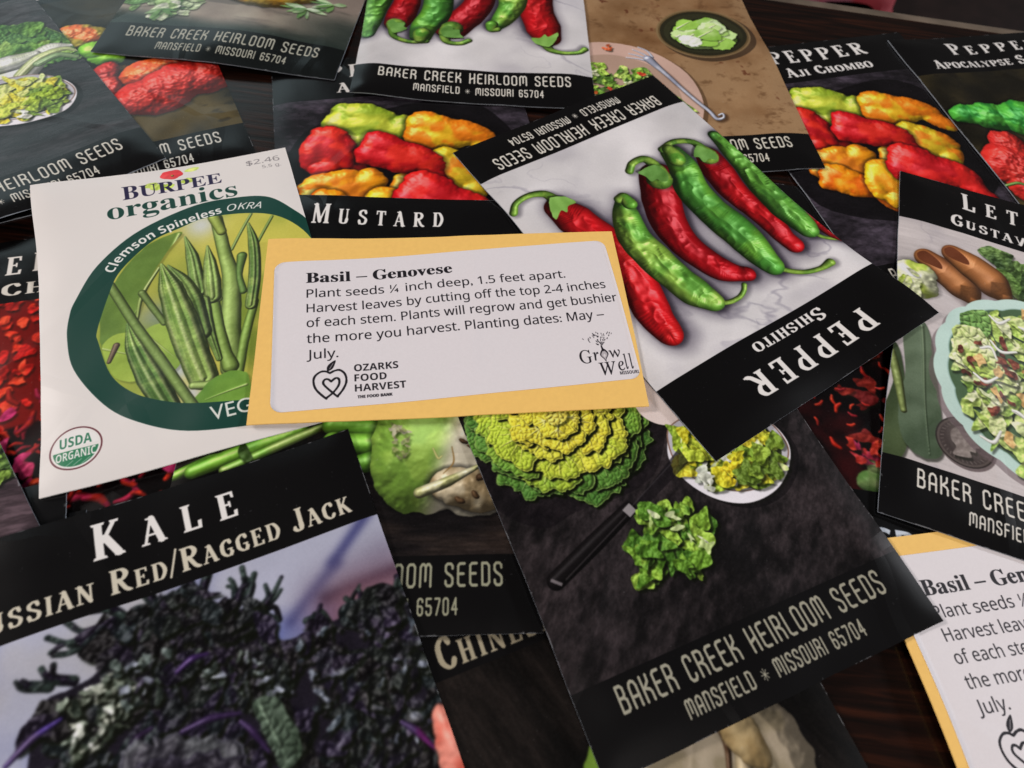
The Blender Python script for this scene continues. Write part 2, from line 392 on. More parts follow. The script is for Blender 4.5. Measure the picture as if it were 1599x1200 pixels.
# western slab capitals: T thick stem, t thin, S slab serif, a arc/curved pen, w wedge
def _ser(x, y, hw, d=1, t=.075): return [np.array([(x - hw, y), (x + hw, y), (x + hw * .8, y + t * d), (x - hw * .8, y + t * d)])[::d]]
def west_glyph(c):
    T, t = .185, .085; o = []
    def st(x, lo=0, hi=1, w=T, top=1, bot=1, hw=.16):
        o.extend(stroke([(x, lo + .01), (x, hi - .01)], w, cap=False))
        if bot: o.extend(_ser(x, lo, hw, 1))
        if top: o.extend(_ser(x, hi, hw, -1))
    def pen(p, w=t, w1=None, cap=False, k=5): o.extend(stroke(spline(_pl(p), k) if k else _pl(p), w, w1, cap=True, n=6))
    def curve(p, th=T, tn=t):
        P = spline(_pl(p), 6); d = np.gradient(P, axis=0); a = np.abs(d[:, 1]) / (np.hypot(*d.T) + 1e-9); W = tn + (th - tn) * a ** 1.5
        for i in range(len(P) - 1): o.extend(stroke(P[i:i + 2], W[i], W[i + 1], n=6))
    if c == 'P': st(.16); curve('.16,.95 .42,.94 .55,.74 .42,.5 .3,.46 .16,.47'); pen('.27,.47 .25,.58', .05, .02, k=0); return o, .6
    if c == 'R': st(.16); curve('.16,.95 .42,.94 .54,.75 .42,.54 .16,.5'); pen('.3,.52 .5,.12 .62,.04', .17, .14, k=0); o.extend(_ser(.62, 0, .11, 1)); return o, .7
    if c == 'B': st(.16); curve('.16,.95 .4,.94 .52,.76 .4,.56 .16,.53'); curve('.2,.53 .44,.5 .57,.28 .44,.06 .16,.05'); return o, .62
    if c == 'D': st(.16); curve('.16,.95 .42,.92 .58,.5 .42,.07 .16,.05'); return o, .66
    if c == 'E' or c == 'F':
        st(.16); pen('.16,.955 .5,.955', .09, k=0); pen('.16,.52 .38,.52', .08, k=0); o.append(np.array([(.44, 1), (.46, .76), (.55, .74), (.54, 1)])); o.append(np.array([(.34, .64), (.36, .4), (.42, .4), (.42, .64)]))
        if c == 'E': pen('.16,.045 .52,.045', .09, k=0); o.append(np.array([(.47, .24), (.46, 0), (.57, 0), (.59, .26)]))
        return o, .6
    if c == 'L': st(.16); pen('.16,.045 .5,.045', .09, k=0); o.append(np.array([(.46, .3), (.45, 0), (.56, 0), (.58, .32)])); return o, .58
    if c == 'T': st(.3, top=0); pen('.04,.955 .56,.955', .09, k=0); o.append(np.array([(.02, 1), (.0, .72), (.09, .74), (.1, 1)])); o.append(np.array([(.5, 1), (.51, .74), (.6, .72), (.58, 1)])); return o, .6
    if c == 'I': st(.16); return o, .32
    if c == 'H': st(.16); st(.52); pen('.16,.5 .52,.5', .09, k=0); return o, .68
    if c == 'N': st(.13, w=.1); st(.58, w=.1, bot=0); pen('.14,.97 .56,.05', .19, k=0); return o, .72
    if c == 'M': st(.12, w=.1, hw=.13); st(.72, w=.18, hw=.15); pen('.14,.97 .4,.1', .18, k=0); pen('.4,.1 .68,.97', .09, k=0); return o, .86
    if c == 'A' or c == 'V':
        s_ = [('.3,.95 .08,.05', .09), ('.32,.97 .54,.05', .2)]
        for p, w in s_: pen(p, w, k=0)
        pen('.14,.34 .46,.34', .08, k=0); o.extend(_ser(.08, 0, .13, 1)); o.extend(_ser(.56, 0, .15, 1)); o.extend(_ser(.27, 1, .13, -1))
        if c == 'V': o = [np.c_[P[:, 0], 1 - P[:, 1]][::-1] for P in o[:2]] + [np.c_[P[:, 0], 1 - P[:, 1]][::-1] for P in o[2:] if not (.28 < P[:, 1].mean() < .4 and P[:, 0].min() > .1)]
        return o, .66
    if c == 'K': st(.16); pen('.24,.45 .5,.93', .1, k=0); pen('.3,.56 .56,.06', .19, k=0); o.extend(_ser(.52, 1, .11, -1)); o.extend(_ser(.58, 0, .12, 1)); return o, .68
    if c == 'X': pen('.12,.95 .52,.05', .19, k=0); pen('.52,.95 .12,.05', .09, k=0); return o, .62
    if c == 'Y': pen('.08,.95 .3,.48', .17, k=0); pen('.54,.95 .32,.48', .09, k=0); st(.31, hi=.5, top=0); o.extend(_ser(.1, 1, .13, -1)); o.extend(_ser(.54, 1, .1, -1)); return o, .62
    if c == 'U': st(.16, lo=.3, bot=0); st(.54, lo=.3, w=.1, bot=0, hw=.12); curve('.16,.34 .18,.12 .35,.04 .5,.12 .54,.34'); return o, .68
    if c in 'CG': curve('.5,.78 .44,.93 .32,.96 .14,.78 .1,.5 .14,.22 .32,.04 .46,.08 .54,.24', .19); o.append(np.array([(.46, 1), (.45, .68), (.54, .7), (.53, 1)])[::1])
    if c == 'G': pen('.5,.04 .5,.4', .12, k=0); pen('.36,.42 .56,.42', .08, k=0)
    if c in 'CG': return o, .62
    if c == 'O': curve('.34,.96 .16,.84 .1,.5 .16,.16 .34,.04 .52,.16 .58,.5 .52,.84 .34,.96', .2); return o, .68
    if c == 'S': curve('.48,.78 .42,.93 .3,.96 .14,.84 .15,.64 .32,.52 .5,.36 .46,.12 .3,.04 .14,.1 .1,.26', .17, .1); o.append(np.array([(.44, 1), (.43, .7), (.52, .7), (.51, 1)])); o.append(np.array([(.08, .3), (.07, 0), (.15, 0), (.16, .3)])); return o, .6
    if c == 'J': st(.34, lo=.25, bot=0); curve('.34,.3 .32,.08 .18,.02 .06,.12'); pen('.06,.12 .08,.2', .14, k=0); return o, .5
    if c == 'Z': pen('.08,.955 .5,.955', .09, k=0); pen('.5,.93 .1,.07', .17, k=0); pen('.1,.045 .54,.045', .09, k=0); return o, .6
    if c == '/': pen('0,-.05 .3,1.05', .08, k=0); return o, .3
    return o, .3
_wc = {}
def west(t, track=.12, small=.74):
    """capitals and, for lower case letters, small capitals"""
    x = 0; out = []
    for ch in t:
        U = ch.upper(); k = small if ch.islower() else 1.0
        if U not in _wc: _wc[U] = west_glyph(U)
        g, w = _wc[U]
        for P in g: out.append(np.c_[P[:, 0] * k * (1.08 if k < 1 else 1) + x, P[:, 1] * k])
        x += w * k * (1.08 if k < 1 else 1) + track
    return fixdir(out)
def fixdir(polys):
    r = []
    for P in polys:
        a = np.sum(P[:, 0] * np.roll(P[:, 1], -1) - np.roll(P[:, 0], -1) * P[:, 1]); r.append(P if a > 0 else P[::-1])
    return r

POSES = {
  'redright': (107.6029, 125.541, -0.0171, 'B', {'seed': 1, 'bulge': 1.5, 'wav': 0.22}),
  'chin': (46.9238, -7.9239, 0.4836, 'B', {'seed': 2, 'bulge': 1.5, 'wav': 0.22}),
  'redleft': (-123.4832, 63.6468, 0.3766, 'B', {'seed': 3, 'bulge': 1.5, 'wav': 0.22}),
  'aji': (136.7419, 224.0792, 0.3781, 'B', {'seed': 4, 'bulge': 1.5, 'wav': 0.22}),
  'chombo2': (-43.9907, 175.246, 0.3156, 'B', {'seed': 5, 'bulge': 1.5, 'wav': 0.22}),
  'apocleft': (-179.3836, 211.1263, 0.5703, 'B', {'seed': 6, 'bulge': 1.5, 'wav': 0.22}),
  'blackb': (-121.9, -40.2978, 0.3585, 'B', {'seed': 7, 'bulge': 1.5, 'wav': 0.22}),
  'blacka': (-124.7076, -34.0717, 0.4174, 'B', {'seed': 8, 'bulge': 1.5, 'wav': 0.22}),
  'lowleft': (-166.8191, 25.9837, 0.8153, 'B', {'seed': 9, 'bulge': 1.5, 'wav': 0.22}),
  'leftbowl': (-214.5667, 182.5342, 0.8173, 'B', {'seed': 10, 'bulge': 1.5, 'wav': 0.22, 'lift': [[0.35, 1, 6, 20]]}),
  'squash': (-132.9352, 291.9352, 0.0205, 'B', {'seed': 11, 'bulge': 1.5, 'wav': 0.22, 'lift': [[0.5, 0.85, 4, 25]]}),
  'lettb': (45.1948, 267.1808, 0.2131, 'B', {'seed': 12, 'bulge': 1.5, 'wav': 0.22}),
  'apocr': (215.0801, 245.8936, 0.328, 'B', {'seed': 13, 'bulge': 1.5, 'wav': 0.22}),
  'shish2': (-37.4522, 289.5118, 0.1252, 'B', {'seed': 14, 'bulge': 1.5, 'wav': 0.22, 'lift': [[0.05, 1, 4, 15]]}),
  'tanenv': (160.9537, 44.1795, 0.2551, 'L', {'seed': 15, 'bulge': 0.35, 'wav': 0.05, 'lift': [[0, 0.6, 2.5, 20]]}),
  'mustard': (-42.1023, 92.2273, 0.1431, 'B', {'seed': 16, 'bulge': 1.5, 'wav': 0.22, 'lift': [[0.9, 1, 3.2, 22]]}),
  'savoy': (39.4675, 84.0725, 0.4943, 'B', {'seed': 17, 'bulge': 1.5, 'wav': 0.22, 'lift': [[0, 0.7, 5.5, 24], [0.45, 1, 3.5, 16]]}),
  'lettuce': (166.1051, 130.1477, -0.2247, 'B', {'seed': 18, 'bulge': 1.5, 'wav': 0.22, 'lift': [[0, 0.5, 5.5, 26]]}),
  'kale': (-48.5546, -11.3118, 0.5225, 'B', {'seed': 19, 'bulge': 1.5, 'wav': 0.22}),
  'burpee': (-102.4217, 112.4688, 0.4659, 'U', {'seed': 20, 'bulge': 1.5, 'wav': 0.2}),
  'shishito': (49.9654, 164.5356, 3.8323, 'B', {'seed': 21, 'bulge': 1.5, 'wav': 0.22}),
  'label': (-21.4244, 114.5209, 0.2074, 'L', {'seed': 22, 'bulge': 0.35, 'wav': 0.05, 'thin': 0.4})}
HEIGHTS = drape(POSES)

# ------------------------------------------------------------------ materials
def new_mat(name):
    m = bpy.data.materials.new(name); m.use_nodes = True; nt = m.node_tree
    return m, nt, nt.nodes['Principled BSDF']
def node(nt, t, **kw):
    n = nt.nodes.new(t)
    for k, v in kw.items(): setattr(n, k, v)
    return n
def bump_to(nt, b, scale, strength, dist=0.0003, detail=4, coord='Object', stretch=(1, 1, 1)):
    tc = node(nt, 'ShaderNodeTexCoord'); mp = node(nt, 'ShaderNodeMapping'); mp.inputs['Scale'].default_value = stretch
    n = node(nt, 'ShaderNodeTexNoise'); n.inputs['Scale'].default_value = scale; n.inputs['Detail'].default_value = detail
    bp = node(nt, 'ShaderNodeBump'); bp.inputs['Strength'].default_value = strength; bp.inputs['Distance'].default_value = dist
    nt.links.new(tc.outputs[coord], mp.inputs[0]); nt.links.new(mp.outputs[0], n.inputs['Vector'])
    nt.links.new(n.outputs[0], bp.inputs['Height']); nt.links.new(bp.outputs[0], b.inputs['Normal']); return n
def print_mat(name, pr, rough=.235, spec=.42, bump=.26, bscale=22):
    im = bpy.data.images.new(name, pr.W, pr.H); px = np.ones((pr.H, pr.W, 4), np.float32); px[..., :3] = np.clip(pr.px, 0, 1)[::-1]
    im.pixels.foreach_set(px.ravel()); im.update(); im.pack()
    m, nt, b = new_mat(name); t = node(nt, 'ShaderNodeTexImage', image=im, interpolation='Cubic'); t.extension = 'EXTEND'
    nt.links.new(t.outputs[0], b.inputs['Base Color'])
    b.inputs['Specular IOR Level'].default_value = spec
    n = bump_to(nt, b, bscale, bump, 0.0006)
    vo = node(nt, 'ShaderNodeTexVoronoi'); vo.feature = 'DISTANCE_TO_EDGE'; vo.inputs['Scale'].default_value = 17; tcv = node(nt, 'ShaderNodeTexCoord'); mv = node(nt, 'ShaderNodeVectorMath'); nv = node(nt, 'ShaderNodeTexNoise'); nv.inputs['Scale'].default_value = 30
    nt.links.new(tcv.outputs['Object'], nv.inputs['Vector']); mv.operation = 'MULTIPLY_ADD'; mv.inputs[1].default_value = (.012, .012, .012); nt.links.new(nv.outputs['Color'], mv.inputs[0]); nt.links.new(tcv.outputs['Object'], mv.inputs[2]); nt.links.new(mv.outputs[0], vo.inputs['Vector'])
    rv = node(nt, 'ShaderNodeMapRange'); rv.inputs[2].default_value = .05; rv.inputs[3].default_value = 1; rv.inputs[4].default_value = 0; nt.links.new(vo.outputs['Distance'], rv.inputs[0])
    b2 = node(nt, 'ShaderNodeBump'); b2.inputs['Strength'].default_value = .30; b2.inputs['Distance'].default_value = .0004; nt.links.new(rv.outputs[0], b2.inputs['Height'])
    nt.links.new(b.inputs['Normal'].links[0].from_socket, b2.inputs['Normal']); nt.links.new(b2.outputs[0], b.inputs['Normal'])
    r = node(nt, 'ShaderNodeMapRange'); r.inputs[3].default_value = rough - .05; r.inputs[4].default_value = rough + .07
    nt.links.new(n.outputs[0], r.inputs[0]); nt.links.new(r.outputs[0], b.inputs['Roughness']); return m
def plain_mat(name, col, rough=.6, spec=.4, noise=.0, nscale=200, bump=.1, bscale=600):
    m, nt, b = new_mat(name); b.inputs['Roughness'].default_value = rough; b.inputs['Specular IOR Level'].default_value = spec
    n = bump_to(nt, b, bscale, bump, 0.0001)
    cr_ = node(nt, 'ShaderNodeValToRGB'); n2 = node(nt, 'ShaderNodeTexNoise'); n2.inputs['Scale'].default_value = nscale; n2.inputs['Detail'].default_value = 6
    tc = node(nt, 'ShaderNodeTexCoord'); nt.links.new(tc.outputs['Object'], n2.inputs['Vector']); nt.links.new(n2.outputs[0], cr_.inputs[0])
    cr_.color_ramp.elements[0].position = .3; cr_.color_ramp.elements[1].position = .7
    cr_.color_ramp.elements[0].color = (*[c * (1 - noise) for c in col], 1); cr_.color_ramp.elements[1].color = (*[min(1, c * (1 + noise)) for c in col], 1)
    nt.links.new(cr_.outputs[0], b.inputs['Base Color']); return m

M_BACK = plain_mat('printed_paper_back', (.02, .02, .022), .45, .5, .2)
M_RIM = plain_mat('cut_paper_edge', (.20, .22, .25), .5, .5, .3)
M_WBACK = plain_mat('white_paper_back', (.75, .74, .72), .5, .4, .04)
M_KRAFT = plain_mat('golden_kraft_paper', (.98, .61, .175), .62, .25, .03, 700, .12, 1500)

# ------------------------------------------------------------------ sheets
def link_mesh(name, verts, faces, mats, parent=None, uvs=None, mi=None):
    me = bpy.data.meshes.new(name); me.from_pydata([tuple(v) for v in verts], [], faces)
    for m in mats: me.materials.append(m)
    me.polygons.foreach_set('use_smooth', [True] * len(me.polygons))
    if mi is not None: me.polygons.foreach_set('material_index', mi)
    if uvs is not None:
        ul = me.uv_layers.new(name='UVMap'); li = np.empty(len(me.loops), np.int32); me.loops.foreach_get('vertex_index', li)
        ul.data.foreach_set('uv', np.asarray(uvs, np.float32)[li].ravel())
    me.update(); o = bpy.data.objects.new(name, me); C.objects.link(o)
    if parent: o.parent = parent
    return o
def grid_faces(nx, ny, off=0):
    return [(off + j * nx + i, off + (j + 1) * nx + i, off + (j + 1) * nx + i + 1, off + j * nx + i + 1) for j in range(ny - 1) for i in range(nx - 1)]
def samp(G, u, v):
    ny, nx = G.shape; a = np.clip(u, 0, 1) * (nx - 1.0001); b = np.clip(v, 0, 1) * (ny - 1.0001); i = a.astype(int); j = b.astype(int); a = a - i; b = b - j
    return (G[j, i] * (1 - a) + G[j, i + 1] * a) * (1 - b) + (G[j + 1, i] * (1 - a) + G[j + 1, i + 1] * a) * b
def thing(name, label, cat, group=None, loc=(0, 0, 0), rz=0):
    o = bpy.data.objects.new(name, None); C.objects.link(o); o.location = loc; o.rotation_euler = (0, 0, rz); o.empty_display_size = .01
    o['label'] = label; o['category'] = cat
    if group: o['group'] = group
    return o
def packet(key, name, label, cat, group, front_parts, mat, back, rim):
    px, py, th, kind, op = POSES[key]; w, h = SIZE[kind]; lx, ly, S, top = HEIGHTS[key]
    z0 = float(S.min()); root = thing(name, label, cat, group, (px * MM, py * MM, z0 * MM), th)
    nx = int(w / 1.6) + 1
    def surf(v0, v1, G, dz=0):
        ny = max(3, int((v1 - v0) * h / 1.6) + 1); U, V = np.meshgrid(np.linspace(0, 1, nx), np.linspace(v0, v1, ny))
        Z = samp(G, U, V); k = op.get('ragged', .12)
        ex = k * fbm2(V * h, U * 0 + 3, 23, op.get('seed', 1)) * (np.abs(U - .5) * 2) ** 6; ey = k * fbm2(U * w, V * 0 + 8, 19, op.get('seed', 1) + 2) * (np.abs(V - .5) * 2) ** 6
        return nx, ny, np.stack([((U - .5) * w + ex).ravel() * MM, ((.5 - V) * h + ey).ravel() * MM, (Z - z0 + dz).ravel() * MM], -1), np.stack([U.ravel(), 1 - V.ravel()], -1)
    for pn, a, b in front_parts:
        n, m, vs, uv = surf(a, b, top)
        link_mesh(pn, vs, grid_faces(n, m), [mat], root, uv)
    # the back sheet and the folded edges up to the front
    n, m, vb, uv = surf(0, 1, S); n, m, vt, uv = surf(0, 1, top)
    ring = [i for i in range(n)] + [j * n + n - 1 for j in range(1, m)] + [(m - 1) * n + i for i in range(n - 2, -1, -1)] + [j * n for j in range(m - 2, 0, -1)]
    verts = np.vstack([vb, vt[ring] - [0, 0, .00002]]); N = len(vb); R = len(ring)
    faces = [f[::-1] for f in grid_faces(n, m)]; nb = len(faces)
    faces += [(ring[k], ring[(k + 1) % R], N + (k + 1) % R, N + k) for k in range(R)]
    link_mesh('back_panel', verts, faces, [back, rim], root, mi=[0] * nb + [1] * R)
    return root
def sticker(root, key, cx, cy, sw, sh, rot, mat, rad=3.2):
    px, py, th, kind, op = POSES[key]; w, h = SIZE[kind]; lx, ly, S, top = HEIGHTS[key]; z0 = float(S.min())
    ys = np.unique(np.r_[rad * (1 - np.cos(np.linspace(0, np.pi / 2, 9))), sh - rad * (1 - np.cos(np.linspace(0, np.pi / 2, 9))), np.linspace(rad, sh - rad, 26)]); nx = 60
    ed = np.minimum(ys, sh - ys); ins = np.where(ed < rad, rad - np.sqrt(np.clip(rad ** 2 - (rad - ed) ** 2, 0, None)), 0)
    T = np.linspace(0, 1, nx)[None]; X = ins[:, None] + T * (sw - 2 * ins[:, None]); Y = ys[:, None] + 0 * X; c, s = math.cos(rot), math.sin(rot)
    gx = cx + (X - sw / 2) * c + (Y - sh / 2) * s; gy = cy - (X - sw / 2) * s + (Y - sh / 2) * c
    def lay_(dz): return np.stack([(gx - w / 2).ravel() * MM, (h / 2 - gy).ravel() * MM, (samp(top, gx / w, gy / h) - z0 + dz).ravel() * MM], -1)
    uv = np.stack([(X / sw).ravel(), 1 - (Y / sh).ravel()], -1); ny = len(ys); t = lay_(.07); b = lay_(.02)
    ring = [i for i in range(nx)] + [j * nx + nx - 1 for j in range(1, ny)] + [(ny - 1) * nx + i for i in range(nx - 2, -1, -1)] + [j * nx for j in range(ny - 2, 0, -1)]
    N = len(t); R = len(ring); faces = grid_faces(nx, ny) + [(N + k, N + (k + 1) % R, ring[(k + 1) % R], ring[k]) for k in range(R)]
    return link_mesh('label', np.vstack([t, b[ring]]), faces, [mat], root, np.vstack([uv, uv[ring]]))
# ------------------------------------------------------------------ the printed faces
INK, PAPER, CREAM = '0d0c0d', 'efe9e6', 'cfc9b4'
W_, H_, TBAND, BBAND = 95.0, 143.3, 26.0, 124.2
def bands(p, title, sub=None, tw=None, sw=None, col='f2eeea', subcol=None, foot=CREAM, th=8.4, ty=13.4, sh=5.6, sy=22.6, one=False, tx=47, adr=True, trk=.30, strk=.06):
    p.clip = None
    p.rect(0, 0, W_, TBAND, INK); p.rect(0, BBAND, W_, H_, INK)
    if title:
        g = west(title, trk); p.fill(lay(g, tx, ty, th, width=tw, sx=.95, align='c'), col)
    if sub: p.fill(lay(west(sub, strk), tx, sy, sh, width=sw, sx=.95, align='c'), subcol or col)
    if adr:
        p.fill(lay(fixdir(deco('BAKER CREEK HEIRLOOM SEEDS', .135)), 9.6, 131.9, 5.5, width=76), foot)
        p.fill(lay(fixdir(deco('MANSFIELD * MISSOURI 65704', .15)), 23.6, 138.6, 3.7, width=51), foot)

def marble(p, seed=1, base='e6e2e3'):
    def f(X, Y, c):
        n = nz(X, Y, 30, 4, seed); v = np.abs(nz(X * 1.0 + 8 * n, Y * 1.6 - X * .6, 34, 5, seed + 2) - .5)
        v2 = np.abs(nz(X - Y * .5, Y + 12 * n, 22, 5, seed + 4) - .5)
        c = hexc(base) * (1 - .05 * (n[..., None] - .5) * 4)
        k = .30 * sm(.03, .0, v) * sm(.42, .7, nz(X, Y, 24, 2, seed + 6)) + .14 * sm(.02, 0, v2) * sm(.5, .7, nz(X, Y, 15, 2, seed + 8))
        k = k + .16 * sm(.5, .8, nz(X, Y, 18, 3, seed + 9))
        return mix(c, hexc('6f6a80'), np.clip(k, 0, 1))
    p.shadebox(f)
def slate(p, seed=1, a='2b2629', b='4a4044', ang=.5, sc=3.5, st=5.0):
    c0, s0 = math.cos(ang), math.sin(ang)
    def f(X, Y, c):
        u = (X * c0 + Y * s0) / st; v = -X * s0 + Y * c0
        t = nz(u, v, sc, 5, seed) * .6 + nz(X, Y, 22, 3, seed + 2) * .5; g = nz(u * 3, v * 3, 2.2, 4, seed + 3, .7)
        c = mix(hexc(a), hexc(b), sm(.35, .8, t)); return c * (.8 + .42 * sm(.25, .8, g))[..., None]
    p.shadebox(f)

def art_shishito(key='shishito'):
    p = Print(W_, H_, 8); marble(p, 3)
    S = [(-1.4, -1.2)]
    R = 'c4161c'; R2 = '9c0e16'; G = '5fa038'; G2 = '93c04a'; GD = '4c8c36'; ST = '6f9c3a'
    P = dict(
     r1=([(78.1, 100.4), (75.9, 92.9), (73.6, 81.3), (72.7, 69.9), (74.4, 60.9), (77.9, 49.8), (78.9, 39.9), (79.3, 37.3)], [4.0, 6.0, 6.4, 6.2, 5.8, 5.4, 3.4, 1.2]),
     g2=([(55.6, 91.6), (59.4, 85.5), (63.1, 75.9), (63.0, 65.7), (62.1, 55.6), (60.7, 48.6), (58.7, 42.4)], [2.6, 4.4, 5.0, 5.2, 5.4, 4.8, 3.4]),
     r3=([(37.0, 95.3), (42.8, 86.5), (48.0, 75.7), (49.4, 67.8), (48.6, 59.4), (45.9, 51.6), (42.6, 47.5), (39.9, 45.4)], [5.6, 6.2, 5.2, 5.0, 4.8, 4.0, 3.2, 2.6]),
     g4=([(24.4, 102.4), (25.6, 94.4), (29.8, 85.1), (30.8, 74.2), (29.7, 64.6), (29.1, 56.5), (29.7, 47.8), (29.5, 43.8)], [4.0, 4.8, 5.0, 5.6, 5.6, 5.4, 4.6, 3.2]),
     r5=([(13.6, 94.4), (15.5, 86.5), (17.3, 76.5), (17.1, 66.7), (16.0, 58.0), (16.8, 50.7), (16.5, 46.4)], [4.4, 4.8, 4.6, 4.0, 3.6, 3.2, 3.0]),
     g6=([(2.8, 102.4), (3.0, 94.2), (4.4, 83.1), (5.7, 71.6), (5.9, 61.5), (6.2, 53.3), (6.9, 49.0)], [2.4, 3.4, 4.4, 5.0, 5.2, 4.8, 3.2]),
     r7=([(0.3, 54.5), (0.3, 48.3), (-0.3, 43.5), (-4.2, 38.2)], [2.0, 2.6, 2.6, 2.0]))
    off = S[0]; P = {k: (a, [v * (1.24 + .1 * math.sin(i * 2.3 + len(k) + ord(k[1]))) for i, v in enumerate(b)]) for k, (a, b) in P.items()}
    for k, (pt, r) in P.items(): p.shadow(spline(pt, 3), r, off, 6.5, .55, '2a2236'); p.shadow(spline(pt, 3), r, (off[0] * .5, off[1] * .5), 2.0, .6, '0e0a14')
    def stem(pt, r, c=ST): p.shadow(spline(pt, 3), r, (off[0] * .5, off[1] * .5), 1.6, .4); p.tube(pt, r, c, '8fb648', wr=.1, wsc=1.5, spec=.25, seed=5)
    stem([(59.4, 43.9), (55.6, 39.8), (50.1, 39.1), (46.2, 40.4), (44.0, 42.3)], [1.8, 1.0, .9, .9, 1.0])
    stem([(29.8, 45.3), (27.7, 40.6), (22.8, 36.0), (16.8, 33.9), (12.1, 34.0)], [2.0, 1.1, 1.0, 1.0, 1.7])
    stem([(6.6, 51.0), (6.9, 47.2), (4.0, 42.5), (-3.4, 39.0)], [1.8, 1.0, .9, .8])
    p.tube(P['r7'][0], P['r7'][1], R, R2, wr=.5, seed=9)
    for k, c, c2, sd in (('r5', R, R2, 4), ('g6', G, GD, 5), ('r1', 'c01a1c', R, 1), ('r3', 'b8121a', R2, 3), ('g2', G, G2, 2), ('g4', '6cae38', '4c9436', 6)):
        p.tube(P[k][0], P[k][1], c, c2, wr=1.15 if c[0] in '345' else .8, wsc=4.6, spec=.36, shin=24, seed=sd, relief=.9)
    stem([(44.4, 103.1), (40.8, 105.7), (35.8, 105.2), (34.5, 99.8), (37.0, 94.5)], [1.6, 1.5, 1.8, 2.6, 5.0], '5c8a33')
    stem([(26.7, 105.8), (19.9, 107.0), (13.7, 103.7), (12.7, 98.3), (13.6, 94.4)], [1.6, 1.4, 1.5, 2.2, 4.2], '5c8a33')
    stem([(56.2, 94.1), (54.0, 94.0), (54.0, 90.4)], [1.8, 2.2, 2.8], '5c9a33')
    stem([(24.4, 104.7), (24.4, 102.4), (25.0, 99.5)], [2.6, 3.2, 3.8], '5c9a33')
    stem([(93.2, 105.9), (90.1, 109.0), (83.9, 110.2), (78.6, 108.4), (76.6, 104.1)], [1.5, 1.2, 1.3, 1.7, 2.6])
    p.leaf([(78.3, 105.6), (75.5, 105.6), (72.2, 104.0), (70.6, 100.1), (74.1, 99.8), (76.4, 97.5), (78.0, 99.0), (82.1, 96.3), (81.2, 100.7)], '5f8f34', '78a844', ruffle=.3, bsc=3, bump=.1, blister=False, spec=.3, shade=.5, amb=.5)
    p.leaf([(37.5, 101.4), (33.8, 100.8), (32.4, 96.4), (34.3, 92.8), (37.0, 93.1), (37.8, 95.1), (40.2, 95.1), (40.7, 98.2), (42.1, 101.0)], '4f8030', '6a9a3c', ruffle=.3, bsc=3, bump=.1, blister=False, spec=.3, shade=.5, amb=.5)
    p.leaf([(13.5, 101.0), (11.2, 97.8), (10.0, 94.1), (11.9, 91.2), (14.1, 93.1), (17.1, 92.6), (17.1, 95.6), (18.3, 97.1)], '4f8030', '6a9a3c', ruffle=.3, bsc=3, bump=.1, blister=False, spec=.3, shade=.5, amb=.5)
    p.finish(3); bands(p, 'PEPPER', 'Shishito', tw=52, sw=31, ty=15.4, th=8.2, sy=23.2, sh=4.6, tx=45, foot='e9e4d8')
    return p

def hab(p, x, y, s, col, col2, seed, kind=0, ang=0, grad=None):
    c, n = math.cos(ang), math.sin(ang)
    s = s * 1.24
    sets = [[(-2, -4.0, 9.0, 4.2, .10), (-1, 0.4, 10.5, 4.4, -.05), (1, 4.6, 9.0, 3.8, -.25), (8.5, 0, 4.0, 5.0, .1), (-8.5, 1, 4.2, 5.6, 0)],
            [(-4, -3.4, 8.0, 4.4, .35), (-3, 1.6, 9.0, 4.2, .1), (4, -1, 8.0, 4.2, .3), (9, 4.2, 6.5, 3.2, .75), (-9, 0, 3.6, 5.4, .1)],
            [(-3.6, -1, 4.0, 9.0, .15), (1.0, -1.5, 4.2, 9.4, -.1), (5.0, 0, 3.8, 8.0, -.25), (0.5, 7.5, 5.0, 3.6, 0), (0, -8, 5.4, 3.4, 0)]][kind]
    D = [(x + (a * c - b * n) * s, y + (a * n + b * c) * s, rx * s, ry * s, an + ang) for a, b, rx, ry, an in sets]
    p.lumps(D, col, col2, bump=.5 * s, bsc=6 * s, spec=.42, shin=24, seed=seed, k=3.0 / s, grad=grad, relief=.75, amb=.48)
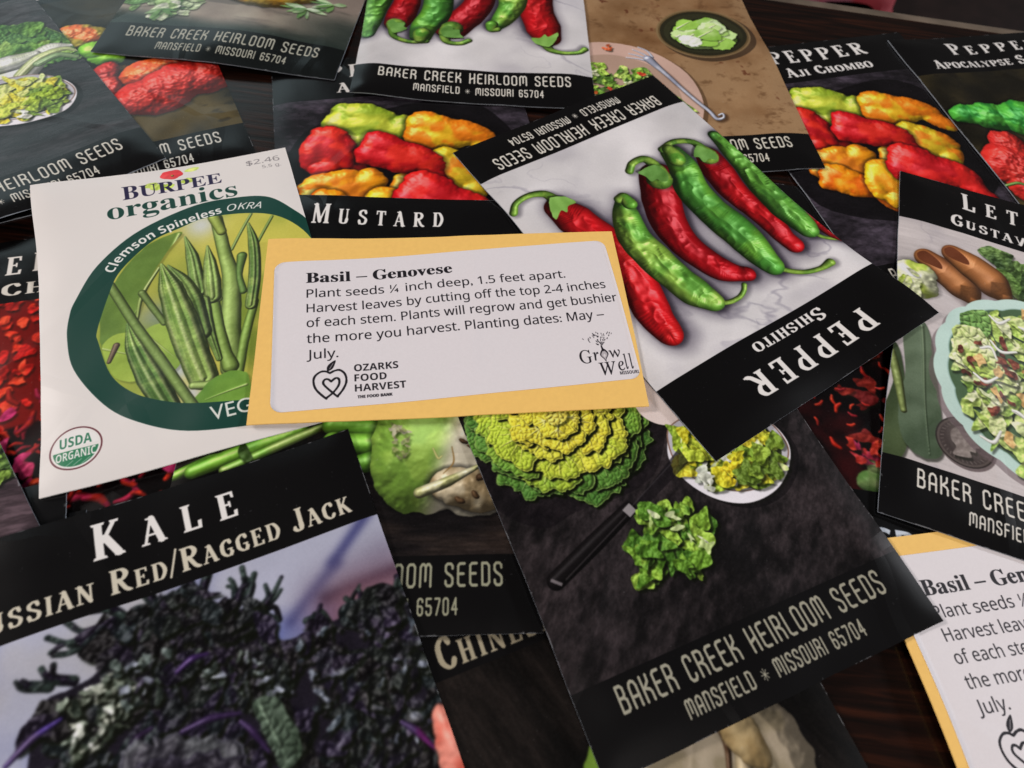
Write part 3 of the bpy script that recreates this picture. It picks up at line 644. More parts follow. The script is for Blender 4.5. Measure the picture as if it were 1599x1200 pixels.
def art_habanero(title=True, tx=47):
    p = Print(W_, H_, 7); slate(p, 5, '1c191d', '4d4450', .2, 4, 2.5)
    dark = [(10.4, 43.6), (33.7, 35.9), (73.1, 32.3), (89.0, 61.6), (78.3, 97.4), (40.3, 109.4), (4.7, 97.2), (0.9, 71.0)]
    r = p.cover([spline(dark, 5, True)]); p.put(r[0], hexc('0b090b'), r[3] * .82)
    
    x, y = (28.9, 39.1); 
    Y_, O_, R_ = 'b9c33a', 'e87a18', 'd4201c'
    hab(p, *(54.5, 61.9), .9, 'd8301c', 'b3131a', 12, 2, .6); hab(p, *(24.2, 63.6), .8, 'c4201a', '9a1016', 13, 0, .9); hab(p, *(50.0, 78.1), .8, 'e07a18', 'c8a020', 14, 0, .2)
    hab(p, *(34.8, 42.1), 1.12, 'c3cc3c', '93ad2c', 1, 0, .25)
    hab(p, *(64.0, 50.6), 1.15, 'ee7f16', 'e8b31f', 2, 1, .15)
    hab(p, *(18.3, 54.4), 1.0, 'dd2a1c', 'b3131a', 3, 2, .2)
    hab(p, *(22.7, 74.3), 1.0, 'ea9416', 'd9771a', 4, 0, -.3)
    hab(p, *(63.4, 71.3), 1.05, 'd9b524', 'e8811a', 5, 2, -.5)
    hab(p, *(44.6, 61.1), 1.12, 'e22a20', 'c4161d', 6, 1, .35)
    hab(p, *(21.8, 86.8), .95, 'f08d14', 'e4640f', 7, 1, .5)
    hab(p, *(34.0, 88.7), .95, 'eeb21c', 'e8921a', 8, 2, .2)
    hab(p, *(57.4, 85.8), 1.25, 'dd2320', 'b8141c', 9, 1, .42)
    p.finish(4, n=2); bands(p, 'PEPPER', 'Aji Chombo', tw=47, sw=42, tx=tx, foot='e4dfd2')
    return p
def arc_text(p, text, font, path, size, col, sx=1.0, width=None):
    """lettering that follows a path (mm, y down)"""
    g = outline(text, font) if not isinstance(text, list) else text; A = np.vstack(g); x0, x1 = A[:, 0].min(), A[:, 0].max()
    Q = spline(path, 8); L = np.r_[0, np.cumsum(np.hypot(*np.diff(Q, axis=0).T))]; W = width or L[-1]; k = W / (x1 - x0); out = []
    for P in g:
        s = (P[:, 0] - x0) * k; X = np.interp(s, L, Q[:, 0]); Y = np.interp(s, L, Q[:, 1]); e = .4
        tx = np.interp(s + e, L, Q[:, 0]) - np.interp(s - e, L, Q[:, 0]); ty = np.interp(s + e, L, Q[:, 1]) - np.interp(s - e, L, Q[:, 1]); n = np.hypot(tx, ty) + 1e-9
        out.append(np.c_[X + ty / n * P[:, 1] * size, Y - tx / n * P[:, 1] * size])
    p.fill(out, col)

def art_label(dx=0.0, dy=0.0):
    p = Print(105.8, 52.8, 13, 'e9e3e6'); k = '17131a'
    p.shadebox(lambda X, Y, c: c * (1 + .02 * (nz(X, Y, .5, 3, 3) - .5))[..., None])
    X0, T = 9.5 + dx, dy
    for e in (0, .1, .18): p.fill(lay(outline('Basil – Genovese', SERIF), X0 + e, 8.8 + T, 5.7, width=44.8), k)
    for t, x1, y in (('Plant seeds ¼ inch deep, 1.5 feet apart.', 89.8, 14.5), ('Harvest leaves by cutting off the top 2-4 inches', 101.8, 20.0), ('of each stem. Plants will regrow and get bushier', 104.4, 25.3), ('the more you harvest. Planting dates: May –', 99.0, 30.9), ('July.', 18.4, 36.4)):
        for e in (0, .05): p.fill(lay(outline(t, SANS), X0 + .2 + e, y + T, 4.35, width=x1 - 9.6), k)
    # apple with a heart, OZARKS FOOD HARVEST
    ax, ay = 15.9 + dx, 44.4 + T; s = .83
    apple = [(0.2, -3.4), (-1.2, -4.2), (-3, -4.1), (-4.9, -2.4), (-5.2, 0.2), (-4.2, 3.0), (-1.4, 6.2), (-.9, 6.0), (1.2, 4.2), (3.0, 1.6), (3.2, -.6), (2.2, -1.3), (.9, -.4), (.6, 0)]
    heart = [(0.6, 0), (-.4, -1.0), (-1.5, -1.0), (-2.1, .2), (-1.2, 1.9), (2.2, 5.6), (2.8, 5.5), (4.6, 3.0), (5.6, .2), (5.2, -2.6), (3.6, -4.3), (1.8, -4.2), (0.2, -3.4)]
    for q in (apple, heart):
        Q = spline([(ax + a * s, ay + b * s) for a, b in q], 6); W = .52 + .22 * nz(np.arange(len(Q)) * 1.0, 0 * np.arange(len(Q)) + .1, 2.0, 2, 4)
        p.fill(fixdir(sum([stroke(Q[i:i + 2], W[i], W[i + 1]) for i in range(len(Q) - 1)], [])), k)
    p.fill([spline([(ax - .5, ay - 3.5), (ax - .6, ay - 4.9), (ax + .3, ay - 6.1), (ax + 1.8, ay - 7.0), (ax + 1.5, ay - 5.4), (ax + .8, ay - 4.1)], 6, True)], k)
    p.fill(fixdir(stroke([(ax + .1, ay - 4.2), (ax + 1.1, ay - 6.0)], .16)), 'cfc8cc', .8)
    for t, w, y in (('OZARKS', 12.5, 41.6), ('FOOD', 9.0, 44.9), ('HARVEST', 14.3, 48.2)): p.fill(lay(outline(t, SANSB), 22.8 + dx, y + T, 3.2, width=w), k)
    for e in (0, .1): p.fill(lay(outline('THE FOOD BANK', SANSB), 23.4 + dx + e, 50.4 + T, 1.3, width=9.6), k)
    # Grow Well Missouri with an onion for the o
    gx = 89.0 + dx * .3; G = lambda t, x, y, h, w, f=SERIF: p.fill(lay(outline(t, f), gx + x, y + T * .5, h, width=w), k)
    G2 = lambda t, x, y, h, w: [p.fill(lay(outline(t, (0x1d434, None)), gx + x + e, y + T * .5, h, width=w, slant=-.22), k) for e in (0, .06)]
    G2('G', 0, 46.0, 6.4, 3.7); G2('r', 4.1, 45.4, 6.0, 1.9); G2('w', 9.2, 45.0, 5.4, 3.4); G2('W', 5.6, 50.6, 6.2, 5.2); G2('e', 10.8, 49.6, 6.6, 2.0); G2('l', 13.0, 49.3, 7.2, .9); G2('l', 14.6, 49.3, 7.2, .9); G('MISSOURI', 10.6, 51.0, 1.5, 5.8, SANSB)
    on = spline([(gx + 7.3, 41.6), (gx + 8.6, 43.4), (gx + 7.6, 45.3), (gx + 7.4, 46.2), (gx + 6.9, 45.2), (gx + 6.0, 43.6)], 6, True); p.fill([on], k); p.fill([(on - on.mean(0)) * .74 + on.mean(0)], 'bdb6ba'); p.fill([(on - on.mean(0)) * .3 + on.mean(0)], 'e0dadd')
    p.fill(fixdir(stroke([(gx + 7.2, 42.2), (gx + 7.0, 40.6)], .7, .4)), k)
    rs = np.random.RandomState(4)
    for i in range(60):
        a = rs.uniform(-1.0, .7); r = rs.uniform(.6, 6.4) ; x, y = gx + 7 + math.sin(a) * r, 40.8 - math.cos(a) * r * .8; p.fill(fixdir(stroke([(x, y), (x + math.sin(a) * .35, y - .35)], .16 + .12 * rs.rand())), k, .8)
    return p

def art_burpee():
    p = Print(81.0, 112.6, 10, 'ece6e2'); NV, GN = '2b2547', '17443a'
    out = spline([(7.4, 63.7), (8.3, 55.8), (10.3, 50.0), (17.1, 38.6), (28.4, 28.5), (45.7, 21.7), (59.3, 21.1), (70.4, 24.3), (77.5, 32.3), (82.3, 41.4), (84.8, 61.3), (84.1, 81.4), (79.7, 96.7), (71.3, 106.4), (60.3, 108.5), (50.6, 108.0), (36.4, 104.9), (24.2, 97.8), (15.9, 89.2), (8.8, 75.1)], 6, True)
    inn = spline([(15.5, 63.1), (19.3, 51.1), (23.6, 42.4), (33.1, 33.3), (42.0, 30.1), (51.0, 27.9), (62.6, 29.8), (73.6, 35.5), (81.0, 47.2), (82.0, 63.0), (79.6, 80.2), (73.7, 95.0), (63.5, 101.1), (52.4, 100.3), (39.1, 97.1), (29.2, 92.3), (22.8, 87.1), (18.1, 79.6), (15.6, 67.8)], 6, True)
    p.fill([out], GN)
    # okra picture inside the oval, painted on its own sheet and laid in through the oval
    q = Print(81.0, 112.6, 10, 'a8ad3c')
    
    def bgf(X, Y, c):
        n = nz(X, Y, 18, 3, 2); c = mix(hexc('7f9436'), hexc('cfc95a'), sm(.3, .7, n))
        for (x, y), r, col, k in (((48.7, 30.8), 6, 'd9dde2', .9), ((36.3, 84.6), 5, 'c9cede', .9), ((31.8, 64.5), 7, '8f96b4', .7), ((23.1, 75.8), 9, '8fa23a', .6), ((68.4, 42.8), 14, 'd2cc58', .8), ((38.8, 93.8), 3.5, 'cfd3e4', .8), ((30.2, 73.7), 10, '7f9a3c', .8)):
            c = mix(c, hexc(col), k * np.exp(-((X - x) ** 2 + (Y - y) ** 2) / (r * r) * 1.2))
        return c
    q.shadebox(bgf)
    def lf(pt, c1, c2, rib, sd): q.leaf(pt, c1, c2, 'c3d48a', ruffle=.5, bsc=3.0, bump=.12, flat=.5, seed=sd, amb=.6, spec=.08, shade=.2, rib=rib, blister=False)
    lf([(42.8, 31.8), (37.5, 38.3), (30.8, 49.0), (26.1, 62.6), (19.7, 74.7), (16.3, 68.9), (17.4, 55.0), (23.7, 43.2), (32.9, 33.8)], '5f7d33', '7f9a3e', [(*(41.7, 32.5), *(25.9, 60.0), .6)], 3)
    lf([(16.6, 69.0), (23.7, 66.7), (30.1, 74.8), (26.8, 83.9), (19.3, 81.3)], '8aa63e', '9fb64a', [(*(16.5, 70.2), *(29.0, 77.9), .4)], 4)
    lf([(28.0, 68.2), (34.7, 66.8), (38.9, 76.9), (34.5, 84.6), (29.0, 77.9)], '6f8f34', '8fa946', [(*(28.0, 68.2), *(35.9, 80.6), .4)], 7)
    q.tube([(34.3, 44.3), (28.5, 53.8), (26.4, 62.7)], [.5, .7, .5], '8aa052', wr=0)
    st = dict(wr=.1, wsc=2.5, spec=.15, shin=12, amb=.5, edge=.5)
    q.tube([(28.6, 52.8), (33.8, 66.5)], [1.2, 1.0], '6d8444', **st)
    q.tube([(64.6, 31.0), (56.4, 44.0)], [.5, .5], '7d9650', **st); q.tube([(70.9, 34.3), (64.5, 44.1)], [.5, .5], '6d8640', **st)
    q.tube([(53.7, 29.3), (54.1, 45.8), (54.5, 56.7), (51.8, 74.2), (50.2, 89.0)], [2.0, 2.2, 2.9, 3.0, 3.2], '8aa552', '9ab560', **st)
    q.tube([(53.0, 28.5), (54.5, 35.5)], [2.0, 1.6], '9aac4e', **st)
    q.tube([(60.0, 66.8), (55.7, 77.8), (51.5, 91.6)], [1.2, 1.4, 1.4], '7d9c46', **st)
    q.tube([(59.0, 47.6), (57.1, 55.1), (57.3, 61.9)], [1.6, 1.0, 1.2], '5f7f3a', **st)
    def pod(pt, r, c1, c2, sd, stripes=.55): q.tube(pt, [v * .82 for v in r], c1, c2, wr=.12, wsc=2.0, spec=.12, shin=10, amb=.42, seed=sd, edge=.45, stripes=stripes)
    pod([(63.1, 35.0), (63.3, 43.8), (61.6, 56.8), (58.7, 67.9)], [.6, 2.2, 2.4, 2.2], '5c7d38', '7f9a4a', 3)
    pod([(43.3, 34.2), (44.3, 42.5), (44.5, 51.2), (44.8, 57.3)], [.4, 2.4, 3.0, 2.6], '6f8e46', '7fa050', 4)
    q.tube([(48.4, 62.4), (48.7, 73.2), (49.3, 83.1), (49.9, 88.2)], [1.8, 1.6, 1.8, 2.4], '7f9c48', **st)
    q.tube([(46.7, 60.7), (49.9, 62.3)], [1.2, 1.2], '95ac5c', **st)
    pod([(49.4, 40.1), (49.2, 46.8), (48.8, 54.7), (48.4, 60.8)], [.5, 2.4, 3.4, 3.2], '7f9a4c', '8fae58', 5)
    pod([(45.5, 61.3), (45.8, 72.0), (47.3, 84.7)], [2.4, 2.2, 1.2], '5f7f36', '7a9a48', 6)
    pod([(36.9, 44.2), (40.2, 51.8), (42.2, 60.3), (43.9, 73.9)], [.5, 3.2, 4.2, 3.4], '5f7d3a', '7c9a4c', 7)
    pod([(35.1, 43.2), (36.7, 53.3), (38.7, 66.8), (40.5, 78.7), (42.4, 89.7)], [.6, 4.4, 5.8, 5.6, 5.0], '6f9040', '8fac54', 8, .8)
    q.tube([(39.4, 91.4), (43.4, 92.5), (46.5, 91.6)], [1.3, 1.4, 1.3], '93ac5e', **st)
    lf([(45.2, 90.7), (50.6, 89.8), (54.3, 93.5), (51.9, 103.5), (38.2, 98.9), (40.8, 94.0)], '4f7a2a', '6f9838', [(*(53.2, 95.4), *(41.8, 97.1), .4)], 9)
    pod([(23.7, 63.3), (25.4, 73.2), (28.6, 84.6), (32.6, 96.8)], [.4, 3.6, 4.8, 4.0], '4f7432', '7a9c4a', 9, .8)
    q.tube([(20.1, 47.5), (25.6, 63.7), (31.5, 78.9), (39.1, 99.2)], [1.4, 1.5, 1.6, 1.6], '76904a', **st)
    q.tube([(20.3, 70.3), (18.0, 75.5)], [1.0, .6], '6b5a48', **st)
    q.finish(9, 0, 112.6, 2); r = p.cover([inn]); p.put(r[0], q.px[r[0]], r[3])
    arc_text(p, 'Clemson Spineless', SANSB, [(21.2, 42.9), (25.6, 37.0), (32.0, 32.7), (38.5, 30.2), (46.2, 28.5), (55.8, 27.1)], 4.4, 'f1efea')
    arc_text(p, 'OKRA', SANSI, [(57.4, 27.0), (60.9, 27.3), (64.5, 28.3), (68.1, 29.4)], 4.3, 'f1efea')
    p.fill(lay(outline('VEGETABLE', PLAIN), *(42.6, 104.1), 6.4, sx=.95), 'e9ebe2')
    # name, flower, price
    fx, fy = (42.2, 3.2); fy += .9
    for (u, v) in ((-7, 4.2), (-5, 5.6), (6.4, -1.2), (4.6, 4.6), (-2, 6.2)): p.leaf([(fx + u - 2.4, fy + v + .4), (fx + u, fy + v - 1.3), (fx + u + 2.6, fy + v - .6), (fx + u + .6, fy + v + 1.3)], 'a9bf4a', 'c4d46c', ruffle=.3, bsc=1, bump=.1, blister=False, shade=.0, amb=.7)
    x0, y0 = (26.4, 12.8); x1, y1 = (58.0, 10.7)
    p.fill(lay(outline('B', SERIF), x0, y0, 8.6, sx=.95), NV)
    p.fill(lay(outline('URPEE', SERIF), x0 + 5.3, y0 - .1, 7.4, width=x1 - x0 - 5.6), NV)
    a, b = (21.3, 20.4); c, d = (61.8, 19.3)
    for e in (0,): p.fill(lay(outline('organics', SERIF), a, b, 10.4, width=c - a), GN)
    p.leaf([(fx + 3.6 * math.cos(t) * (1 + .06 * math.sin(5 * t)), fy + 2.7 * math.sin(t) * (1 + .08 * math.sin(5 * t + 1))) for t in np.linspace(0, 6.28, 17)[:-1]], 'd8343c', 'e0484a', ruffle=.1, bsc=1.6, bump=.12, blister=False, shade=0, amb=.75, spec=.05)
    p.lumps([(fx, fy + .3, .5, .5, 0)], 'e8c23a', shade=0)
    pa, pb = (68.4, 3.0); p.fill(lay(outline('$2.46', SANS), 66.6, 6.4, 3.6, width=11.4), '8a8486'); p.fill(lay(outline('5.5 g.', SANS), 71.6, 9.2, 2.1, width=6.4), '8a8486')
    # certification seal
    cx, cy = (8.7, 100.7); R = 6.5; t = np.linspace(0, 2 * np.pi, 60)[:-1]; circ = lambda r: np.c_[cx + r * np.cos(t), cy + r * np.sin(t)]
    p.fill([circ(R)], '6b2f38'); p.fill([circ(R - .42)], 'f0ece8'); low = np.array([q for q in circ(R - .95) if q[1] > cy + .1]); p.fill([low], '2f8159')
    p.fill([np.array([q for q in circ(R - 1.0) if q[1] < cy - .1])], 'f4f1ee')
    p.fill(lay(outline('USDA', SANSB), cx, cy - .7, 4.3, width=7.8, align='c'), '2f7c5c')
    p.fill(lay(outline('ORGANIC', SANSB), cx, cy + 3.2, 3.5, width=9.6, align='c'), 'f2f0ec')
    for i in range(3): p.fill(fixdir(stroke([(cx - 2.6 + i * 2.0, cy + 5.2), (cx + i * 2.0 - .6, cy + 3.8)], .12)), 'cfe0d4')
    return p

def savoy_head(p, cx, cy, R, seed=0, inner='e0d23a', mid='a9bf35', outer='4d7a2c', n=15, wob=1.0):
    rs = np.random.RandomState(seed)
    rings = [(1.0, 8, outer, '3f6c28'), (.93, 7, '5f9030', outer), (.84, 7, mid, '7ba032'), (.72, 6, 'c9c83a', mid), (.56, 6, inner, 'c9c83a'), (.40, 5, 'e6d23c', inner), (.26, 4, 'ecdc50', inner)]
    for ri, (f, k, c1, c2) in enumerate(rings):
        for j in range(k):
            a = j * 6.283 / k + ri * .55 + rs.uniform(-.35, .35); r0 = R * f * rs.uniform(.93, 1.06); pt = []; sp_ = 3.6 / k
            for b in np.linspace(-1, 1, 9): pt.append((cx + math.cos(a + b * sp_) * r0 * (1 - .16 * b ** 4) * rs.uniform(.95, 1.04), cy + math.sin(a + b * sp_) * r0 * rs.uniform(.95, 1.04) * (1 - .16 * b ** 4)))
            for b in (.8, 0, -.8): pt.append((cx + math.cos(a + b * sp_) * r0 * .3, cy + math.sin(a + b * sp_) * r0 * .3))
            c_, s_ = math.cos(a), math.sin(a); e = (cx + c_ * r0 * .95, cy + s_ * r0 * .95); m_ = (cx + c_ * r0 * .55, cy + s_ * r0 * .55)
            rib = [(cx + c_ * r0 * .3, cy + s_ * r0 * .3, *e, .55)] + [(*m_, cx + math.cos(a + q) * r0 * .9, cy + math.sin(a + q) * r0 * .9, .28) for q in (-.38, -.2, .2, .38)]
            cc = [outer, '5f9030', mid, 'c9c83a', inner]; c1 = cc[min(4, max(0, int(ri * .95 + rs.uniform(-.5, 1.0))))] if ri else c1
            p.leaf(pt, c1, c2, vein='cfdc86' if ri < 3 else 'f0e68c', ruffle=1.3, bsc=rs.uniform(1.3, 1.6), bump=.50, seed=rs.randint(40), amb=.56, spec=.10, shade=.95, rib=rib, flat=.9, edge=.05)
    p.leaf([(cx + math.cos(t) * R * .12, cy + math.sin(t) * R * .10) for t in np.linspace(0, 6.28, 8)[:-1]], 'e9d95c', 'd6c43a', ruffle=.8, bsc=1.4, bump=.6)

def bowl(p, rim, low, seed, salad=('9db833', 'd9c832', '6f8f2a', 'c9d88a', 'e8e9da'), wall='b9b4bb', rimc='8a6a5a'):
    b = spline(low, 6, True); p.fill([b + [1.5, 2.0]], '0c0a0c', .6); p.leaf(low, wall, 'd2ced4', ruffle=0, bsc=6, bump=.02, flat=.1, blister=False, spec=.3, amb=.6, shade=.3)
    r = spline(rim, 6, True); c = r.mean(0); p.fill([r], rimc); p.fill([(r - c) * .975 + c], 'c6c3cc'); p.fill([(r - c) * .86 + c + [0, .6]], '3a3f28')
    q = (r - c) * .80 + c + [0, .8]; p.scatter(q[::3], 60, salad[:3], (2.2, 4.2), seed, 1.8, .9); p.scatter(q[::3], 16, salad[3:], (1.2, 3.0), seed + 1, 3.0, .3)

def art_savoy():
    p = Print(W_, H_, 8); slate(p, 7, '131112', '352e30', 2.35, 2.4, 2.0)
    
    cx, cy = (25.7, 57.7); ex, ey = (14.0, 83.7)
    hx, hy = (26.5, 56.9)
    b = p.cover([spline([(3.6, 28.6), (64.3, 49.2), (50.6, 76.3), (38.9, 84.5), (19.3, 85.1), (9.5, 86.4), (0.6, 77.9), (-1.8, 65.1)], 6, True)]); p.put(b[0], hexc('100c10'), b[3] * .5)
    savoy_head(p, hx, hy, 28.0, 3)
    # bowls
    p.leaf([(51.9, 54.2), (63.9, 54.0), (67.5, 62.5), (62.0, 70.0), (54.2, 69.8), (49.7, 63.8)], 'c4b2ac', 'd6c8c2', ruffle=0, bsc=6, bump=.02, flat=.1, blister=False, spec=.2, amb=.6)

    bowl(p, [(52.8, 74.9), (56.0, 70.7), (63.8, 69.7), (74.8, 73.2), (83.4, 78.7), (85.2, 87.0), (82.1, 92.2), (74.2, 95.9), (64.9, 95.6), (56.0, 89.9), (51.8, 82.6)],
         [(52.8, 74.9), (56.0, 70.7), (63.8, 69.7), (74.8, 73.2), (83.4, 78.7), (85.6, 87.1), (81.6, 93.7), (74.0, 98.4), (64.7, 99.0), (57.0, 95.1), (51.9, 88.2), (50.5, 80.5)], 4)
    p.scatter([(57.0, 74.3), (63.3, 74.4), (59.7, 83.9), (55.5, 82.2)], 8, ['d8cf2c', 'b9cc3a'], (2, 3.4), 5, 1.5, .8)
    p.scatter([(63.2, 85.1), (70.8, 84.8), (65.7, 91.2), (60.9, 90.5)], 8, ['e3c928', 'd8cf2c'], (2, 3.2), 6, 1.5, .8)
    p.scatter([(72.2, 84.3), (82.9, 86.2), (77.8, 93.7), (67.2, 93.8)], 12, ['6f8a28', '566f22', '86a034'], (2, 3.6), 7, 1.5, .9)
    p.scatter([(54.5, 85.0), (61.5, 91.1), (58.5, 92.6), (54.3, 87.7)], 5, ['cfd2c0', 'b9c0b0'], (1.6, 3.0), 8, 2.2, .3)
    # knife
    k0, k1, k2 = (6.7, 99.8), (32.9, 89.1), (53.8, 80.6)
    p.fill([np.array([(34.6, 88.8), (54.9, 77.8), (55.3, 82.6), (35.4, 91.0)])], '141114', .7)
    p.tube([k0, ((k0[0] + k1[0]) / 2, (k0[1] + k1[1]) / 2), k1], [2.3, 2.4, 2.0], '120f10', wr=0, spec=.14, shin=40, amb=.5, smooth=False); p.fill(fixdir(stroke([(9.2, 100.3), (31.4, 90.6)], .35)), '4a4446', .6); p.fill(fixdir(stroke([(33.7, 88.8), (51.0, 81.0)], .3)), '3c383c', .7)
    p.fill(fixdir(stroke([(5.6, 99.1), (7.8, 101.1)], .8, cap=False)), '8d8588', .8); p.fill([np.array([(31.1, 88.8), (33.7, 87.6), (34.7, 90.1), (32.2, 91.3)])], 'a29c9e', .9)
    # chopped leaf pile
    po = [(32.9, 92.8), (39.1, 91.4), (47.7, 93.6), (47.9, 98.4), (52.4, 99.2), (46.3, 106.1), (39.8, 111.4), (33.7, 108.2), (26.6, 107.6), (30.4, 103.5), (29.8, 98.1)]
    p.scatter(po, 60, ['5f8a26', '7fa532', '3f6a1e', '8fb23e', '4d7a22'], (1.6, 3.6), 12, 1.8, 1.0, shade=.75); p.scatter(po[:6], 7, ['c3cf9a', 'a9bf72', 'd2d8b8'], (1.2, 2.6), 13, 3.5, .3)
    p.finish(5); bands(p, None, None, foot='a5a290'); return p

def art_kale():
    p = Print(W_, H_, 7, '9a9db0')
    
    def bgf(X, Y, c):
        n = nz(X, Y, 26, 3, 4); c = mix(hexc('6872b0'), hexc('b6b8cc'), sm(.34, .60, n)); c = mix(c, hexc('b9b4ac'), .5 * sm(.5, .8, nz(X, Y, 20, 3, 9)))
        def band(a, b, w, col, k):
            (x0, y0), (x1, y1) = a, b; t = np.clip(((X - x0) * (x1 - x0) + (Y - y0) * (y1 - y0)) / ((x1 - x0) ** 2 + (y1 - y0) ** 2), 0, 1)
            d = np.hypot(X - x0 - t * (x1 - x0), Y - y0 - t * (y1 - y0)); return mix(c, hexc(col), k * np.exp(-(d / w) ** 2))
        c = band((92.1, 25.5), (81.2, 34.3), 1.6, '3c3f78', .8); c = band((82.0, 34.6), (68.7, 43.8), 1.8, '3f4378', .75)
        c = band((93.3, 37.6), (76.4, 40.7), 6, '6c5f78', .5); c = band((95.2, 41.8), (77.6, 42.0), 2.2, '2c2238', .85); c = band((83.9, 47.1), (93.2, 47.8), 8, '8f6470', .85)
        c = band((96.1, 48.9), (77.4, 48.2), 6, '7a4f5c', .5); return c
    p.shadebox(bgf)
    rs = np.random.RandomState(6)
    mass = [(16.6, 42.2), (23.1, 40.3), (28.2, 39.0), (31.5, 33.3), (39.4, 30.4), (47.9, 28.2), (55.3, 34.4), (61.6, 39.3), (65.6, 47.1), (77.6, 47.6), (86.9, 47.6), (96.1, 48.9), (98.1, 69.7), (98.1, 92.9), (40.9, 71.7), (13.9, 59.7)]
    r = p.cover([spline(mass, 5, True)])
    sl, X, Y, a = r; n = nz(X, Y, 3.0, 4, 5); f1, f2 = worley(X + 3 * nz(X, Y, 2, 2, 1), Y, 2.6, 2)
    # ragged silhouette eaten by noise
    rim = sm(.42, .5, a * .62 + .38 * nz(X, Y, 5, 4, 12) * 1.3 * a); p.put(sl, mix(hexc('15121a'), hexc('241f2c'), n), rim)
    def curl(poly, k, cols, size, seed, amb=.35, spec=.3, bump=1.1, asp=2.4, shade=.85): p.scatter(poly, k, cols, size, seed, asp, bump, shade, spec, amb)
    DK = ['0d1012', '0b090d', '131a1c', '140e1c', '090708', '121614', '1a1426']
    # frilled twigs against the sky
    for (x0, y0), an in (((29.4, 30.3), 2.9), ((26.4, 32.0), 3.3), ((33.9, 28.2), -2.3), ((40.5, 26.8), -1.9), ((49.6, 26.8), -1.5), ((52.5, 26.8), -1.2), ((61.4, 33.6), -1.0), ((63.3, 38.4), -.3), ((61.3, 40.7), .1), ((58.5, 33.3), -1.3), ((17.1, 37.8), 3.4), ((22.1, 37.8), -2.5), ((83.7, 47.8), -1.4), ((93.0, 48.5), -1.2), ((76.0, 47.7), -1.9)):
        for b in range(4):
            a2 = an + rs.uniform(-.6, .6); l = rs.uniform(3, 6.5); pt = [(x0 - 2 * math.cos(an), y0 - 2 * math.sin(an)), (x0 + l * .5 * math.cos(a2), y0 + l * .5 * math.sin(a2)), (x0 + l * math.cos(a2 + rs.uniform(-.7, .7)), y0 + l * math.sin(a2 + rs.uniform(-.7, .7)))]
            p.tube(pt, [1.1, .6, .35 + .45 * rs.rand()], DK[b], '2c3834', wr=.5, wsc=1.2, spec=.3, amb=.5)
    curl([(26.9, 29.3), (37.0, 29.4), (43.7, 28.1), (49.4, 28.0), (52.7, 33.3), (61.7, 35.4), (61.3, 43.8), (46.3, 44.9), (30.7, 38.6)], 90, DK, (1.6, 3.6), 2)
    curl(mass, 190, DK, (2.2, 5.0), 3)
    curl([(20.8, 42.6), (33.1, 39.6), (35.2, 45.3), (29.5, 52.8), (20.5, 54.7)], 90, ['7f8a7a', 'b0b4a4', '3f483a', '1c241c', '2c362c', 'c9ccc0'], (.5, 1.5), 4, .45, .3, .7, 2.8, .9)
    curl([(28.5, 37.8), (47.1, 40.9), (61.9, 50.0), (67.7, 61.0), (48.9, 51.6), (32.5, 48.8)], 60, ['3c463e', '4c5854', '8a90a0', '241c30', '141a18'], (.5, 1.6), 5, .4, .35, .7, 2.8, .9)
    curl([(64.3, 46.5), (94.6, 53.2), (97.1, 72.2), (94.8, 86.3), (74.8, 76.3), (64.2, 58.1)], 60, ['39424c', '1a1a1e', '6a7080', '241c30', '141214'], (.5, 1.8), 6, .4, .35, .7, 2.6, .9)
    for (u, v), l, an, c in (((33.1, 55.7), 7, -.5, '22162e'), ((47.6, 57.7), 12, .1, '2c1c3e'), ((55.4, 64.0), 9, 1.1, '301f42'), ((14.6, 47.7), 12, -.4, '43307c'), ((87.9, 77.7), 9, 1.0, '6a2468'), ((46.4, 44.3), 7, -.2, '352050')):
        q = (u, v); p.tube([(q[0] - l / 2 * math.cos(an), q[1] - l / 2 * math.sin(an)), (q[0], q[1] - .8), (q[0] + l / 2 * math.cos(an), q[1] + l / 2 * math.sin(an))], [.5, .9, .4], c, '3a2a50', wr=.3, spec=.5, amb=.5)
    # big rounded leaf low in the middle with a pale ruffled edge
    for k, (c1, c2) in enumerate((('44464a', '24222a'), ('141218', '1e1a26'))):
        pt = [(28.3, 58.7), (30.6, 55.9), (37.5, 56.3), (47.0, 60.4), (51.8, 64.4), (52.9, 73.2), (40.9, 71.7), (28.6, 65.0)]
        pt = [(a_ + k * 1.2, b_ + k * 4.0) for a_, b_ in pt]; p.leaf(pt, c1, c2, vein='7a7890', ruffle=2.6, bsc=1.5, bump=.8, seed=k + 4, amb=.45, spec=.3, shade=.6, edge=.06, blister=False)
    p.leaf([(56.5, 57.7), (61.3, 58.3), (64.1, 66.4), (63.5, 71.4), (59.2, 72.2), (57.5, 64.9)], '2c3a2c', '49584a', vein='8aa088', ruffle=.8, bsc=2.2, bump=.7, seed=7, amb=.4, rib=[(*(57.8, 58.2), *(60.7, 71.5), .5)])
    x, y = (93.9, 82.6); p.lumps([(x + 1, y + 3, 4.5, 12, -.1)], 'd08070', 'c05848', shade=.2, spec=.2, amb=.5)
    p.blurpx(0, TBAND, W_, BBAND, 4); p.finish(6)
    bands(p, 'Kale', 'Russian Red/Ragged Jack', tw=33, sw=86, tx=46.5, subcol='d9d1bd', th=9.6, ty=13.6, sy=23.2, sh=6.0, trk=.40, strk=.10)
    return p

def salad_bits(p, poly, n, seed, cols=('98b84c', 'b4cc68', '7aa03c', 'ccd894', 'a6c257')):
    p.scatter(poly, n, list(cols), (2.4, 6.0), seed, 2.2, .6, .55, .2, .5)

